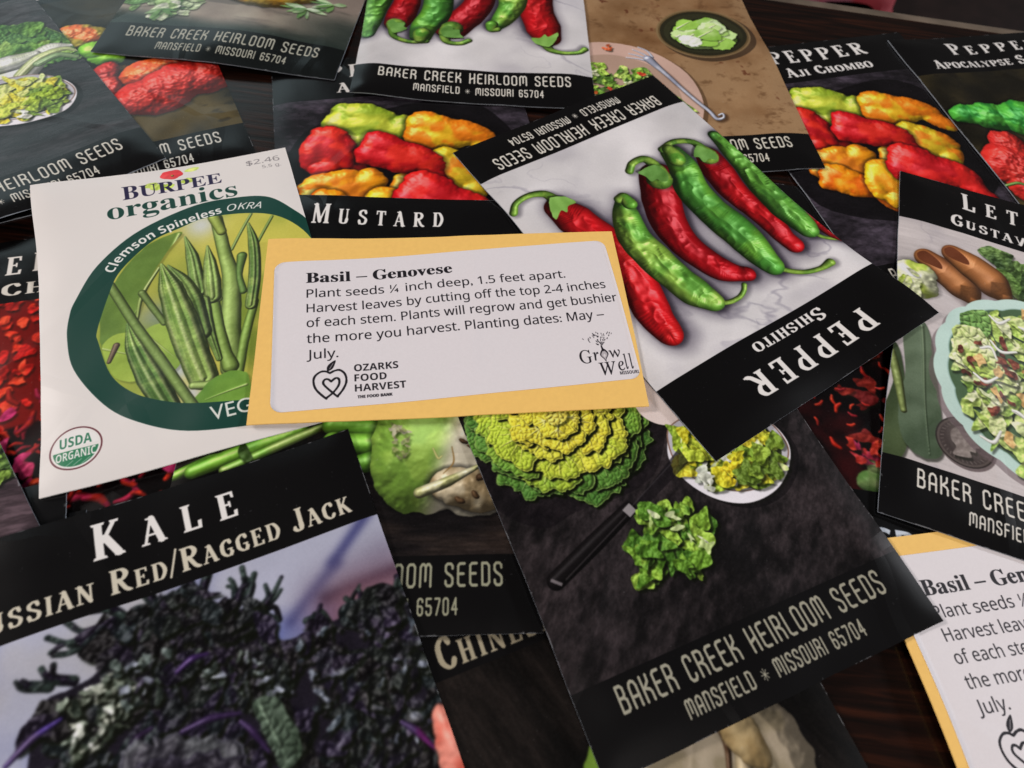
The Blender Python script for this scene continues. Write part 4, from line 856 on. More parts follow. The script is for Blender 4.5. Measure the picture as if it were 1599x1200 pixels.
def art_lettuce():
    p = Print(W_, H_, 7); marble(p, 11, 'd9d0cf')
    
    def f(X, Y, c): return c * (1 - .10 * nz(X * .4, Y * 4, 3, 3, 2)[..., None])
    p.shadebox(f)
    # spinach top right
    p.scatter([(31.5, 28.6), (48.3, 26.1), (51.8, 45.2), (36.4, 52.0), (32.2, 42.4)], 16, ['3f5a26', '577a34', '2c4220', '6a8a48'], (4, 7), 3, 1.6, .7)
    # clogs
    for L in ([(9.7, 44.6), (15.6, 48.4), (21.0, 52.0), (24.3, 56.2)], [(19.0, 38.5), (25.5, 41.9), (31.6, 45.6), (35.7, 49.4)]):
        p.shadow(L, [4, 6, 6, 4], (.8, 1.2), 3, .5, '3a2a2a'); p.tube(L, [4.6, 6.4, 7.0, 3.4], '9c5f38', 'b0703f', wr=.2, wsc=6, spec=.25, shin=14, amb=.5)
        hx, hy = L[0]; p.leaf([(hx - 3.4, hy - 1.4), (hx - .6, hy - 3.4), (hx + 4.0, hy - .4), (hx + 5.0, hy + 2.8), (hx + 1.0, hy + 2.6), (hx - 2.6, hy + 1.4)], '6f3a22', '5a2e1a', ruffle=.1, bsc=4, bump=.05, blister=False, shade=0, spec=.05, amb=.6)
    # pale sliced bud at the left
    p.lumps([(*(2.3, 55.5), 5, 8, .2), (*(6.1, 58.1), 7, 7, 0), (*(8.0, 51.9), 5, 4, .4)], 'b9cc5a', 'e4e7c0', bump=1.0, bsc=3, spec=.2, amb=.5, seed=4, shade=.3)
    p.scatter([(-1.3, 52.1), (5.9, 52.6), (7.6, 64.6), (0.7, 63.9)], 7, ['e9eacb', 'dfe4b4', 'a9bf45'], (2.0, 4.0), 5, 2, .5, .3)
    # long leaf at the left
    p.leaf([(1.3, 98.1), (-1.1, 87.3), (1.3, 86.4), (4.8, 99.1), (7.0, 116.2), (4.0, 125.8), (-0.3, 123.0), (-0.6, 110.0)], '3c4a2c', '2c3a22', ruffle=.3, bsc=4, bump=.1, blister=False, amb=.5)
    p.leaf([(2.6, 81.3), (8.7, 75.3), (13.1, 91.8), (15.9, 106.2), (16.6, 118.6), (11.9, 122.1), (5.7, 118.9), (3.4, 108.6), (4.3, 94.9)], '34442f', '4a5a44', vein='66765c', ruffle=.4, bsc=4, bump=.12, blister=False, amb=.5, spec=.25, rib=[(*(7.7, 77.0), *(13.0, 120.8), .6)])
    p.tube([(-0.4, 89.0), (2.4, 97.7), (5.0, 108.2)], [1.2, 1.4, 1.0], '8a9a5a')
    # coin
    cx, cy = (23.0, 112.5); t = np.linspace(0, 6.283, 40)[:-1]; cc = np.c_[cx + 8.6 * np.cos(t), cy + 8.2 * np.sin(t)]
    p.fill([cc + [.5, .9]], '4a3c3c', .7); p.fill([cc], '2e2826'); p.fill([(cc - [cx, cy]) * .95 + [cx, cy]], '5a504c'); p.fill([(cc - [cx, cy]) * .87 + [cx, cy]], '453c3a')
    for i in range(34): a_ = i * 6.283 / 34; p.fill(fixdir(stroke([(cx + 7.1 * math.cos(a_), cy + 6.8 * math.sin(a_)), (cx + 6.3 * math.cos(a_ + .05), cy + 6.0 * math.sin(a_ + .05))], .28)), '857a74', .35 + .5 * ((i * 7) % 5) / 5)
    hd = spline([(cx + u, cy + v) for u, v in ((-1.5, -5), (1.6, -4.8), (3.0, -3), (3.2, -1.2), (4.2, .4), (3.1, .9), (3.0, 2.4), (1.4, 2.6), (1.6, 4.6), (-3.4, 5.2), (-2.6, 2.4), (-4.0, .4), (-4.0, -2.8))], 6, True)
    p.leaf(hd, '6c615c', '544a46', ruffle=0, closed=False, bsc=.9, bump=.16, flat=.12, seed=6, spec=.35, amb=.5, shade=.5, blister=False)
    q_ = p.box(cx - 9, cy - 9, cx + 9, cy + 9); g_ = sm(9, 6, np.hypot(q_[1] - cx - 2, q_[2] - cy + 3)) * .16; p.put(q_[0], hexc('b8aca4'), g_ * (np.hypot(q_[1] - cx, q_[2] - cy) < 8))
    # scalloped plate and salad
    ox, oy = (53.8, 84.1); R = 41.0; a = np.linspace(0, 6.283, 240)[:-1]; rr = R * (1 + .028 * np.abs(np.sin(a * 9)) ** .7); pl = np.c_[ox + rr * np.cos(a), oy + rr * .86 * np.sin(a)]
    p.fill([pl + [-1.2, 2.0]], '6f5f62', .6); p.leaf(pl, 'a9c4ba', 'b2cbc2', ruffle=0, closed=False, bsc=9, bump=.02, flat=.08, blister=False, spec=.2, amb=.62, shade=0)
    ri = (pl - [ox, oy]) * .90 + [ox, oy]; p.fill([ri], '93b3aa', .7); ri = (pl - [ox, oy]) * .89 + [ox, oy]; p.fill([ri], '4f6a4a')
    sal = [(x, y) for x, y in ((pl - [ox, oy]) * .85 + [ox, oy])[::12]]
    salad_bits(p, sal, 150, 3); p.scatter(sal, 50, ['c9d890', 'd9e0b0', 'b0cc62'], (2, 4.5), 9, 3, .4, .4)
    p.leaf([(20.4, 65.6), (29.5, 59.6), (30.3, 68.9), (24.5, 77.2), (21.3, 73.4)], '4f7a34', '6f9a48', ruffle=.6, bsc=2.5, bump=.6, seed=2)
    p.leaf([(18.1, 72.3), (26.8, 68.6), (33.2, 78.0), (39.3, 85.1), (28.6, 87.6), (20.3, 84.1)], 'a4bf4e', 'd6dfa6', ruffle=1.4, bsc=2.5, bump=.6, seed=3)
    p.scatter([(18.2, 77.5), (42.7, 60.2), (44.7, 96.9), (32.9, 106.2), (20.8, 93.2)], 20, ['6a2e22', '7c3a26', '4f2418'], (1.0, 2.2), 21, 1.6, .5); p.scatter(sal, 16, ['d8b070', 'c99a52'], (1.4, 2.8), 22, 2.2, .2)
    for i in range(14):
        rs = np.random.RandomState(i); x, y = ox - rs.uniform(0, 30), oy + rs.uniform(-24, 26); p.tube([(x, y), (x + rs.uniform(2, 4), y + rs.uniform(-2, 3)), (x + rs.uniform(5, 9), y + rs.uniform(-4, 6))], [.4, .7, .4], 'e9e8dc', wr=0, spec=.2, amb=.8)
    p.finish(8); bands(p, 'Lettuce', "Gustav's Salad", tw=52, sw=60, tx=48, th=9.6, ty=13.4, sy=23.2, sh=5.6, foot='e4e0d6', trk=.42, strk=.14)
    return p
def art_mustard():
    p = Print(W_, H_, 7); slate(p, 21, '141112', '3a2f2a', .03, 3, 7.0)
    
    # stalks from the left, swollen stem in the middle, pale root to the right
    for pt, r, c in (([(-1.5, 103.1), (9.2, 98.7), (15.3, 96.7)], [1.2, 2.4, 1.2], '7fb83a'), ([(4.7, 101.4), (18.3, 94.8), (31.0, 88.8)], [2.0, 2.6, 2.2], '78b034'), ([(12.8, 100.9), (28.0, 92.3), (39.5, 86.5)], [1.4, 1.4, 1.0], '8aa850'),
        ([(39.5, 87.3), (48.4, 88.2), (55.9, 89.4)], [3.0, 3.0, 3.4], '6aa832'), ([(40.1, 92.4), (48.8, 93.2), (56.4, 92.8)], [3.0, 3.2, 3.6], '7cba3c'), ([(42.5, 99.8), (50.0, 98.4), (56.2, 95.8)], [2.4, 2.8, 3.0], '5c9a2c')):
        p.shadow(spline(pt, 3), r, (.3, 1.4), 2.5, .7, '040404'); p.tube(pt, r, c, '5f9a2c', wr=.15, wsc=3, spec=.35, shin=20, amb=.42)
    p.leaf([(16.3, 92.6), (19.5, 97.2), (18.1, 98.4), (15.5, 95.9)], '3a5a20', '2c4218', ruffle=.4, blister=False)
    D = [(*(65.4, 94.3), 15, 19, .1), (*(72.4, 94.2), 16, 17, 0), (*(79.4, 96.2), 15, 16, .3), (*(77.7, 105.5), 12, 8, .2)]
    x0, y0 = (66.6, 94.3); x1, y1 = (73.6, 96.2)
    p.lumps(D, '86a843', '6f9438', bump=.5, bsc=6, spec=.22, shin=14, amb=.5, seed=5, k=1.5, grad=('d6cdb4', .96, .25, x0 * .96 + y0 * .25, x1 * .96 + y1 * .25))
    p.lumps([(*(76.0, 105.9), 9, 5.5, .2), (*(81.1, 107.8), 8, 5, 0)], 'bcae90', '927e5c', bump=.8, bsc=2, spec=.2, amb=.45, seed=8)
    p.scatter([(55.7, 87.0), (59.7, 88.2), (61.0, 94.3), (59.1, 98.4), (56.5, 95.3)], 26, ['8a9458', '9c9a70', '6f8a3c', 'a8a488'], (.5, 1.3), 4, 2.2, .3, .3, .1, .6)
    p.tube([(64.1, 107.2), (71.7, 104.0), (79.9, 99.6)], [1.6, 1.5, .6], 'a8a870', 'c9c4a0', wr=.4, wsc=2, spec=.25)
    p.tube([(72.5, 93.8), (73.0, 98.5), (70.3, 101.8)], [.12, .22, .1], '8a6a3a', wr=0, spec=0, amb=.9); p.tube([(67.3, 94.3), (68.8, 97.3), (69.8, 96.6)], [.2, .35, .2], 'b5b070', wr=0, spec=.1, amb=.8)
    for q in [(75.4, 92.2), (77.7, 94.2), (74.3, 109.1), (80.6, 102.8), (78.7, 107.7)]: p.lumps([(q[0], q[1], 1.4, .8, .6)], '7a5a3c', '5a3f2a', shade=.2, spec=.1)
    p.finish(2); bands(p, 'Mustard', None, tw=43.5, tx=46.6, th=9.0, ty=13.8, foot='9c9c84', trk=.42)
    return p

def art_iceberg():
    p = Print(W_, H_, 8); 
    def f(X, Y, c):
        n = nz(X, Y, 30, 5, 3); m = nz(X, Y * 1.5, 5, 4, 8, .7); c = mix(hexc('7a5636'), hexc('a68460'), sm(.3, .7, n)); c = mix(c, hexc('5a3c24'), .5 * sm(.55, .85, m)); return mix(c, hexc('5a2c1c'), .7 * sm(.70, .8, nz(X, Y, 3.5, 3, 12)) * sm(.5, .7, nz(X, Y, 16, 2, 14)))
    p.shadebox(f)
    cx, cy = (68.9, 57.7)
    def ell(u, v, rx, ry, an, n=48): t = np.linspace(0, 6.283, n)[:-1]; c, s = math.cos(an), math.sin(an); return np.c_[u + rx * np.cos(t) * c - ry * np.sin(t) * s, v + rx * np.cos(t) * s + ry * np.sin(t) * c]
    for r, c in ((0, '3a2c20'), (.6, '8a7250'), (1.4, '6a5638'), (2.2, '2c2a1c'), (4, '343422')): p.fill([ell(cx + (1.5 if r == 0 else 0), cy + (2 if r == 0 else 0), 21.5 - r, 18.5 - r, 0)], c, .75 if r == 0 else 1)
    p.lumps([(cx - 5, cy + 1, 9, 9, 0), (cx + 3, cy - 2, 9, 8.5, 0), (cx + 8, cy + 5, 6, 5, 0), (cx - 2, cy + 7, 9, 5, 0)], '8fc04a', 'b9dc84', bump=1.6, bsc=5, spec=.2, amb=.5, seed=3)
    for i in range(16):
        rs = np.random.RandomState(i + 3); x, y = cx + rs.uniform(-9, 8), cy + rs.uniform(-7, 8); r = rs.uniform(4, 7); t = np.linspace(0, 6.283, 8)[:-1]
        p.leaf([(x + r * math.cos(q) * rs.uniform(.8, 1.1), y + r * .8 * math.sin(q) * rs.uniform(.8, 1.1)) for q in t], ['9acb52', 'b4dc7a', 'cfe6a8', '84b840'][i % 4], ['c9e49a', 'dff0c4', '9acb52'][i % 3], 'e6f2cc', ruffle=.8, bsc=3, bump=.3, flat=.5, blister=False, seed=i, amb=.55, shade=.35, spec=.1, rib=[(x - r, y + r * .5, x + r * .5, y - r * .5, .6)])
    p.leaf(ell(cx - 7, cy + 5, 5, 4, .4)[::6], 'e4ecd6', 'f0f4e6', ruffle=.8, blister=False, bump=.2, amb=.7, shade=.1)
    # pink plate with salad
    px_, py_ = (22.1, 99.5); p.fill([ell(px_ + 1, py_ + 1.6, 36, 36, 0)], '3c2a1c', .5); p.leaf(ell(px_, py_, 35.5, 35.5, 0), 'c3a292', 'b8968a', ruffle=0, closed=False, bsc=8, bump=.02, flat=.05, blister=False, amb=.65, spec=.1, shade=0)
    p.fill([ell(px_, py_, 27, 27, 0)], 'a88c78', .6)
    sp = ell(px_, py_ + 1, 24, 23, 0)[::5]; salad_bits(p, sp, 60, 4, ('6f9a2c', '8fb83c', '4f7a24', 'a9c85a', '3c5a20')); p.scatter(sp, 60, ['7aa030', '9cc048', '4a6f22', 'd8dcb0'], (1.2, 2.6), 5, 2, .8); p.scatter(sp, 14, ['d8642c', 'c8442c'], (.8, 1.6), 6, 1.5, .2)
    x, y = (24.1, 67.1); p.scatter([(x - 2, y - 1), (x + 3, y), (x + 2, y + 2), (x - 2, y + 2)], 5, ['d8643c'], (.8, 1.6), 7)
    # fork
    h = [(40.4, 75.3), (44.9, 83.7), (49.9, 94.1), (55.1, 103.9), (58.4, 109.4), (60.4, 113.9), (63.3, 113.2), (63.6, 110.9), (61.8, 111.7)]
    p.shadow(spline(h, 4), [1.0, .6], (.6, 1.0), 1.2, .6, '2c1a10')
    for a, b in (((985, 78), (1012, 92)),): pass
    for q in ([(31.2, 74.3), (36.0, 75.1), (40.0, 77.0)], [(32.8, 71.6), (36.9, 73.3), (40.8, 76.1)], [(35.0, 69.0), (38.6, 71.7), (41.5, 75.3)], [(37.6, 67.2), (41.0, 69.9), (42.5, 74.4)]): p.tube(q, [.35, .45, .6], 'b9bccb', wr=0, spec=.8, amb=.5)
    p.tube(h, [2.2, 1.2, .9, .9, .9, .9, .6, .5, .5], 'a4a8bc', 'c6c9d8', wr=.1, spec=.8, shin=40, amb=.5)
    p.finish(9); bands(p, 'Lettuce', 'Great Northern', tw=52, sw=60, foot='e4dfd0'); return p

def art_apoc(which):
    p = Print(W_, H_, 7)
    
    def f(X, Y, c):
        n = nz(X, Y, 24, 4, 5); c = mix(hexc('1c1a14'), hexc('3c3420'), sm(.3, .75, n)); c = mix(c, hexc('6a5a34'), sm(88, 112, Y)[..., None] * .8 * sm(.2, .7, n)[..., None]); return mix(c, hexc('1a1612'), .5 * sm(.6, .8, nz(X, Y * 2, 6, 4, 4)))
    p.shadebox(f)
    sc = dict(bump=1.5, bsc=1.8, spec=.35, shin=18, amb=.4)
    if which == 'left':
        p.lumps([(*(48.9, 50.1), 8, 6, .2), (*(53.4, 54.4), 8, 7, 0)], 'e0703c', 'b0a040', seed=2, **sc)
        p.lumps([(*(54.3, 63.3), 7, 6, .5), (*(56.7, 70.4), 7, 4, .3)], '6fb030', '8ac63c', seed=3, bump=.5, bsc=3, spec=.3, amb=.5)
        p.lumps([(*(60.5, 79.4), 5, 3, .3)], '7a5c34', '5a4424', bump=1, bsc=1)
        p.lumps([(*(54.9, 80.5), 5, 8, .4), (*(55.7, 90.2), 8, 8, 0), (*(56.2, 96.1), 5, 5, 0)], 'd23a30', 'b82c28', seed=4, **sc)
        p.lumps([(*(70.1, 86.6), 11, 10, .3), (*(77.1, 83.7), 10, 8, 0)], 'e8622c', 'd84428', seed=6, **sc)
        p.lumps([(*(66.3, 98.1), 13, 10, -.1), (*(78.0, 93.6), 16, 11, -.3), (*(88.3, 93.1), 13, 10, -.4), (*(71.6, 101.9), 12, 8, -.2)], 'd8362c', 'c42c26', seed=5, **sc)
    else:
        p.lumps([(*[(8.9, 52.7)][0], 9, 6, .1), (*[(18.9, 54.7)][0], 12, 9, .1), (*[(33.4, 57.1)][0], 14, 11, .0)], '2f8a34', '4fae3c', seed=3, bump=1.5, bsc=3, spec=.3, shin=18, amb=.42)
        p.lumps([(*[(15.2, 71.4)][0], 9, 8, .1), (*[(11.5, 82.6)][0], 14, 13, .4), (*[(12.1, 94.7)][0], 12, 12, 0), (*[(7.4, 80.1)][0], 6, 6, 0)], 'd8342c', 'c02824', seed=5, **sc)
        p.tube([(0.5, 92.3), (5.0, 92.4), (7.6, 94.2)], [.7, .8, .6], '6f9a4a', wr=0)
    p.finish(7, n=2); bands(p, 'Pepper', 'Apocalypse Scorpion', tw=46, sw=75 if which == 'right' else 78, foot='d8d6cc' if which == 'left' else CREAM, tx=49, sy=22.8, trk=.34); return p

def art_greens_bowl():
    p = Print(W_, H_, 8); slate(p, 31, '2a2a2c', '423f42', .1, 4, 5.0); 
    for i_, q_ in enumerate(([(63.4, 40.3), (77.3, 40.6), (89.3, 47.6), (95.7, 60.9), (94.1, 74.2), (80.3, 70.4), (59.4, 66.5)], [(59.5, 51.7), (73.3, 51.3), (85.7, 62.2), (76.5, 68.4), (63.2, 68.5)])): p.leaf(q_, ['4a7a34', '7a9a48'][i_], ['35602a', '93ae58'][i_], ruffle=1.5, bsc=1.6, bump=.4, seed=i_, amb=.5, edge=.05)
    p.scatter([(76.9, 41.8), (89.3, 47.6), (96.0, 60.2), (94.9, 72.2), (82.1, 71.9), (67.8, 67.8)], 26, ['4a7a2c', '6a9a3c', '3a6426', '86aa4a'], (2, 5), 5, 1.6, .5)
    for q, r, c in (([(58.7, 74.9), (72.6, 73.0), (86.4, 63.4), (94.4, 64.4)], [5, 6, 3.4, 1], 'dcdcd4'), ([(64.2, 65.3), (73.1, 65.2), (81.7, 63.5)], [5, 5, 2], 'e4e4de'), ([(72.2, 74.2), (82.1, 66.7), (91.5, 65.6), (94.7, 68.5)], [2, 2.4, 1.4, .8], 'b9c488'), ([(80.3, 70.4), (88.0, 68.5), (93.5, 72.7)], [2, 1.8, 1.2], '7f9a6a')):
        p.tube(q, r, c, 'c9d0b4', wr=.4, wsc=5, spec=.25, amb=.6, stripes=.3)
    bowl(p, [(52.2, 74.1), (65.9, 73.2), (78.0, 76.7), (84.5, 86.9), (84.5, 93.9), (78.4, 98.8), (67.4, 98.2), (57.8, 94.2), (47.6, 86.7)], [(52.2, 74.1), (65.9, 73.2), (78.0, 76.7), (85.1, 87.1), (84.4, 95.2), (77.8, 101.4), (66.4, 100.8), (56.9, 96.8), (46.5, 89.8)], 6, wall='b4aab0')
    p.scatter([(65.9, 73.2), (73.5, 76.6), (76.5, 86.9), (64.8, 93.2), (60.2, 88.1)], 18, ['d8ca2c', 'b9c84a', 'cfd87a'], (2.5, 5), 9, 1.6, .6, amb=.55)
    p.scatter([(72.9, 84.4), (82.8, 90.7), (78.2, 96.4), (68.7, 94.8)], 22, ['8aa82c', '6a8a2a', 'a9c23c'], (1.6, 3.4), 10, 1.6, .8)
    p.finish(6, n=2); bands(p, 'Swiss Chart', 'Bok Choy Mix', tw=66, sw=50, foot='dad6ca', th=9); return p

def art_squash():
    p = Print(W_, H_, 7); 
    def f(X, Y, c):
        n = nz(X, Y, 20, 4, 5); c = mix(hexc('8a7c72'), hexc('aba090'), sm(.3, .7, n)); c = mix(c, hexc('5c5650'), .6 * sm(.55, .8, nz(X * .6, Y * 2, 8, 4, 7))); c = mix(c, hexc('23302c'), sm(112, 122, Y + 6 * (nz(X, X * 0, 20, 2, 3) - .5) - X * .04)[..., None] * .9)
        return mix(c, hexc('26302c'), (.85 * sm(55, 95, X) * sm(96, 112, Y))[..., None])
    p.shadebox(f)
    x, y = (54.5, 96.1); p.lumps([(x, y, 17, 9, .05), (x + 8, y - 4, 14, 8, 0)], 'dca22c', 'e8c044', spec=.4, bump=.4, bsc=4)
    LC = ['5f8a4a', '8aa86a', 'b4c49a', '4a6a3a', 'd0d4c0']
    p.scatter([(2.0, 107.3), (26.4, 102.8), (36.1, 115.0), (16.9, 120.8)], 26, LC, (2, 5), 3, 2.4, .6, amb=.55)
    for c_, n, sd in (((17.4, 113.5), 9, 3), ((73.7, 101.3), 15, 4), ((83.3, 94.6), 9, 6)):
        rs = np.random.RandomState(sd)
        for i in range(n):
            a = rs.uniform(-.4, 3.6); l = rs.uniform(5, 11); w = rs.uniform(.8, 1.8); q = (c_[0] + math.cos(a) * l, c_[1] + math.sin(a) * l * .8)
            p.leaf([c_, ((c_[0] + q[0]) / 2 + w * math.sin(a), (c_[1] + q[1]) / 2 - w * math.cos(a)), q, ((c_[0] + q[0]) / 2 - w * math.sin(a), (c_[1] + q[1]) / 2 + w * math.cos(a))], ['6a9a4c', 'b4c8a0', '3f6a3a', 'cfd8c4'][i % 4], '5a8048', ruffle=.1, blister=False, bsc=2, bump=.2, amb=.55, shade=.35)
    p.finish(8, n=3); bands(p, 'Squash', 'Lebanese', foot='c6c4b4'); b = p.box(0, BBAND, W_, H_); p.put(b[0], hexc('1a2422'), .35 * (1 - p.px[b[0]].mean(-1)))  # teal tint paints the window haze into the black band's colour
    return p

def art_red(which):
    p = Print(W_, H_, 6, '0a0405'); rs = np.random.RandomState(3 if which == 'left' else 8)
    def f(X, Y, c): n = nz(X, Y, 14, 4, 4); return mix(hexc('060203'), hexc('300a0c'), sm(.5, .85, n))
    p.shadebox(f)
    box = [(0, 20), (W_, 20), (W_, 130), (0, 130)]
    if which == 'left':
        top = [(0, 20), (W_, 20), (W_, 62), (0, 75)]; r_ = p.cover([np.array(top, float)]); p.put(r_[0], hexc('8a120c'), soft(r_[3], 8) * .85)
        p.scatter(top, 300, ['e0301a', 'd01c14', 'e8482a', '9a1410', 'c01814'], (1.0, 2.6), 5, 1.6, .9, .5, .06, .5)
        p.scatter([(0, 60), (W_, 55), (W_, 130), (0, 130)], 230, ['9a1c14', 'c42c18', '5a0c10', '7a1424', 'a01c3c'], (1.6, 3.6), 6, 2.8, .5, .6, .1, .45, 'seed')
        p.scatter([(0, 60), (W_, 60), (W_, 90), (0, 90)], 20, ['c43060', 'b01c58'], (1.5, 3.2), 7, 3.0, .5)
        p.tube([(47, 88), (45, 96), (44, 106), (45, 114)], [2, 3, 3, 1.5], 'b83018', 'd04a20', wr=.4, wsc=1, spec=.2)
    else:
        p.scatter(box, 60, ['5a1010', '7a1c14', '4a0a10'], (1.8, 4.0), 4, 2.0, .5, .5, .1, .4)
        p.scatter([(0, 40), (W_, 40), (W_, 122), (0, 122)], 230, ['c83018', 'a82414', 'd84420', '7a1814', '8a1420', 'b02010'], (1.1, 2.0), 9, 2.6, .3, .6, .2, .5, 'seed')
        x, y = [(44.6, 117.5)][0]; p.lumps([(x, y, 4, 4, 0), (x + 3, y - 5, 3, 3, 0)], '4a6a34', '7a8a5a', spec=.1, amb=.5, shade=.2)
        p.scatter([(x - 8, y - 12), (x + 6, y - 12), (x + 4, y - 4), (x - 6, y - 4)], 8, ['b02a1c', '8a1a3c'], (1.5, 3), 3)
    p.finish(4, n=2); return p
def art_redleft():
    p = art_red('left'); bands(p, None, None, adr=False); 
    x, y = (33.0, 15.3); p.fill(lay(west('E', .3), x, y, 7.6), 'efe8e0'); x2, y2 = (40.4, 14.7); p.fill(lay(west('L', .3), x2, y2, 7.8), 'efe8e0')
    x, y = (32.8, 23.5); p.fill(lay(west('CHI', .1), x, y, 4.6, width=16), 'e6ded2'); return p
def art_redright():
    p = art_red('right'); p.rect(0, 120, W_, H_, '070708'); p.rect(0, 0, W_, TBAND, INK)
    x, y = [(42.1, 130.5)][0]; p.fill(lay(outline('CRA', SANSB), x, y + 7.4, 10.4, width=20), 'cdd6e2'); return p
def art_chin():
    p = Print(W_, H_, 6); slate(p, 17, '0c0a09', '1f1a18', 1.25, 3.0, 5.0); 
    p.lumps([(*(52.1, 65.0), 22, 20, 0), (*(67.5, 67.1), 17, 17, 0), (*(58.8, 70.1), 20, 20, 0)], '9c8f7a', '8c8068', bump=.6, bsc=7, spec=.15, amb=.55, seed=5, grad=('6a8a34', -1, 0, -(47.7, 58.0)[0], -(37.0, 53.9)[0]))
    p.tube([(67.3, 57.4), (68.8, 62.2), (67.5, 68.4)], [.5, 1.1, 2.2], 'b8a684', 'a8946c', wr=.3, wsc=2, spec=.15, amb=.55); p.tube([(66.3, 57.0), (66.4, 61.9), (64.1, 67.0)], [.4, .8, .6], '4a3220', wr=.2)
    p.lumps([(*(70.6, 61.5), 4, 8, -.3)], '9a8258', 'b09a70', bump=.3, bsc=2, spec=.05, amb=.6, shade=.15)
    p.finish(3, n=2); bands(p, 'Radish', None, foot='b4b49a'); x, y = (10.8, 23.8); p.fill(lay(west('Chinese Red Meat', .12), x, y + .6, 7.4, sx=.95), 'a99f86'); return p
def art_low():
    p = Print(W_, H_, 7); slate(p, 12, '2c2226', '5a4a50', .4, 3.4, 4.5); 
    p.scatter([(90.7, 59.8), (94.0, 75.0), (95.1, 85.1), (90.3, 88.9), (85.2, 80.0)], 26, ['5a7a2c', '7a9a3a', '3f5a24'], (2, 4), 4, 1.8, .9)
    bands(p, 'Cabbage', 'January King', foot='bdb9a4'); return p
def art_black():
    p = Print(W_, H_, 3, '121213'); return p
import time
# ------------------------------------------------------------------ build everything
BP = [('title_band', 0, TBAND / H_), ('picture_panel', TBAND / H_, BBAND / H_), ('address_band', BBAND / H_, 1)]
black = art_black; G1 = 'seed packets scattered over the table'
PACKETS = [
 ('redright', art_redright, 'black packet with dense dark red flower print, wedged between the lettuce and savoy cabbage packets'),
 ('chin', art_chin, 'packet showing CHIN on its band and a cream root, mostly under the savoy cabbage packet'),
 ('redleft', art_redleft, 'packet with vivid red plume print sticking out left of the white okra packet'),
 ('aji', art_habanero, 'Aji Chombo pepper packet with wrinkled red, orange and lime peppers, at the upper right'),
 ('chombo2', lambda: art_habanero(tx=45), 'packet of wrinkled red and orange peppers directly above the Mustard title'),
 ('apocleft', lambda: art_apoc('left'), 'packet with large bumpy red peppers behind the top edge of the white okra packet'),
 ('blackb', black, 'tiny black packet corner showing just above the K of the kale title'),
 ('blacka', black, 'plain black packet under the lower left corner of the white okra packet'),
 ('lowleft', art_low, 'packet with grey slate and a green patch, at the left edge above the kale packet'),
 ('leftbowl', art_greens_bowl, 'packet with a white bowl of greens on grey slate, at the upper left'),
 ('squash', art_squash, 'packet with green leaves over a teal-hazed black band, at the top left of centre'),
 ('lettb', art_iceberg, 'brown packet with pale lettuce in a dark bowl and a silver fork'),
 ('apocr', lambda: art_apoc('right'), 'Apocalypse pepper packet with a green and a bumpy red pepper, at top right'),
 ('shish2', art_shishito, 'upright white marble packet with only the lower ends of long peppers, at top centre'),
 ('mustard', art_mustard, 'Mustard packet with a swollen green stem, running beneath the basil envelope'),
 ('savoy', art_savoy, 'dark slate packet with a yellow green savoy cabbage and a black knife'),
 ('lettuce', art_lettuce, 'lettuce packet with wooden clogs, a coin and salad on a mint plate'),
 ('kale', art_kale, 'kale packet with purple frilly leaves under a black title band, at the lower left'),
 ('shishito', art_shishito, 'upside-down pepper packet with six long red and green peppers on white marble')]
SPEC = {k: (f, l) for k, f, l in PACKETS}
SEEN = {}
for key in POSES:
    kind = POSES[key][3]
    if kind == 'B':
        f, lab = SPEC[key]
        if f in SEEN: m = SEEN[f]
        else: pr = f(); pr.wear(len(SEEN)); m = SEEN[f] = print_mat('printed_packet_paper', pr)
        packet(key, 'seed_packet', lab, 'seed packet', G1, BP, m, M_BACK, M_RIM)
    elif kind == 'U':
        m = print_mat('printed_white_paper', art_burpee(), .40, .28, .2, 20)
        packet(key, 'seed_packet', 'white okra seed packet with a dark green oval ring and a round organic seal', 'seed packet', G1, [('front_panel', 0, 1)], m, M_WBACK, M_WBACK)
    else:
        first = key == 'label'
        r = packet(key, 'paper_envelope', 'golden basil envelope with its whole label showing, lying on top in the centre' if first else 'golden basil envelope cut off by the lower right corner, tucked under two packets', 'envelope', 'golden basil seed envelopes', [('front_panel', 0, 1)], M_KRAFT, M_KRAFT, M_KRAFT)
        m = print_mat('white_sticker_paper', art_label() if first else art_label(-2.0, 1.8), .55, .35, .12, 60)
        if first: sticker(r, key, 57.2, 33.5, 105.8, 52.8, .058, m)
        else: sticker(r, key, 55.6, 31.4, 105.8, 52.8, .0, m)

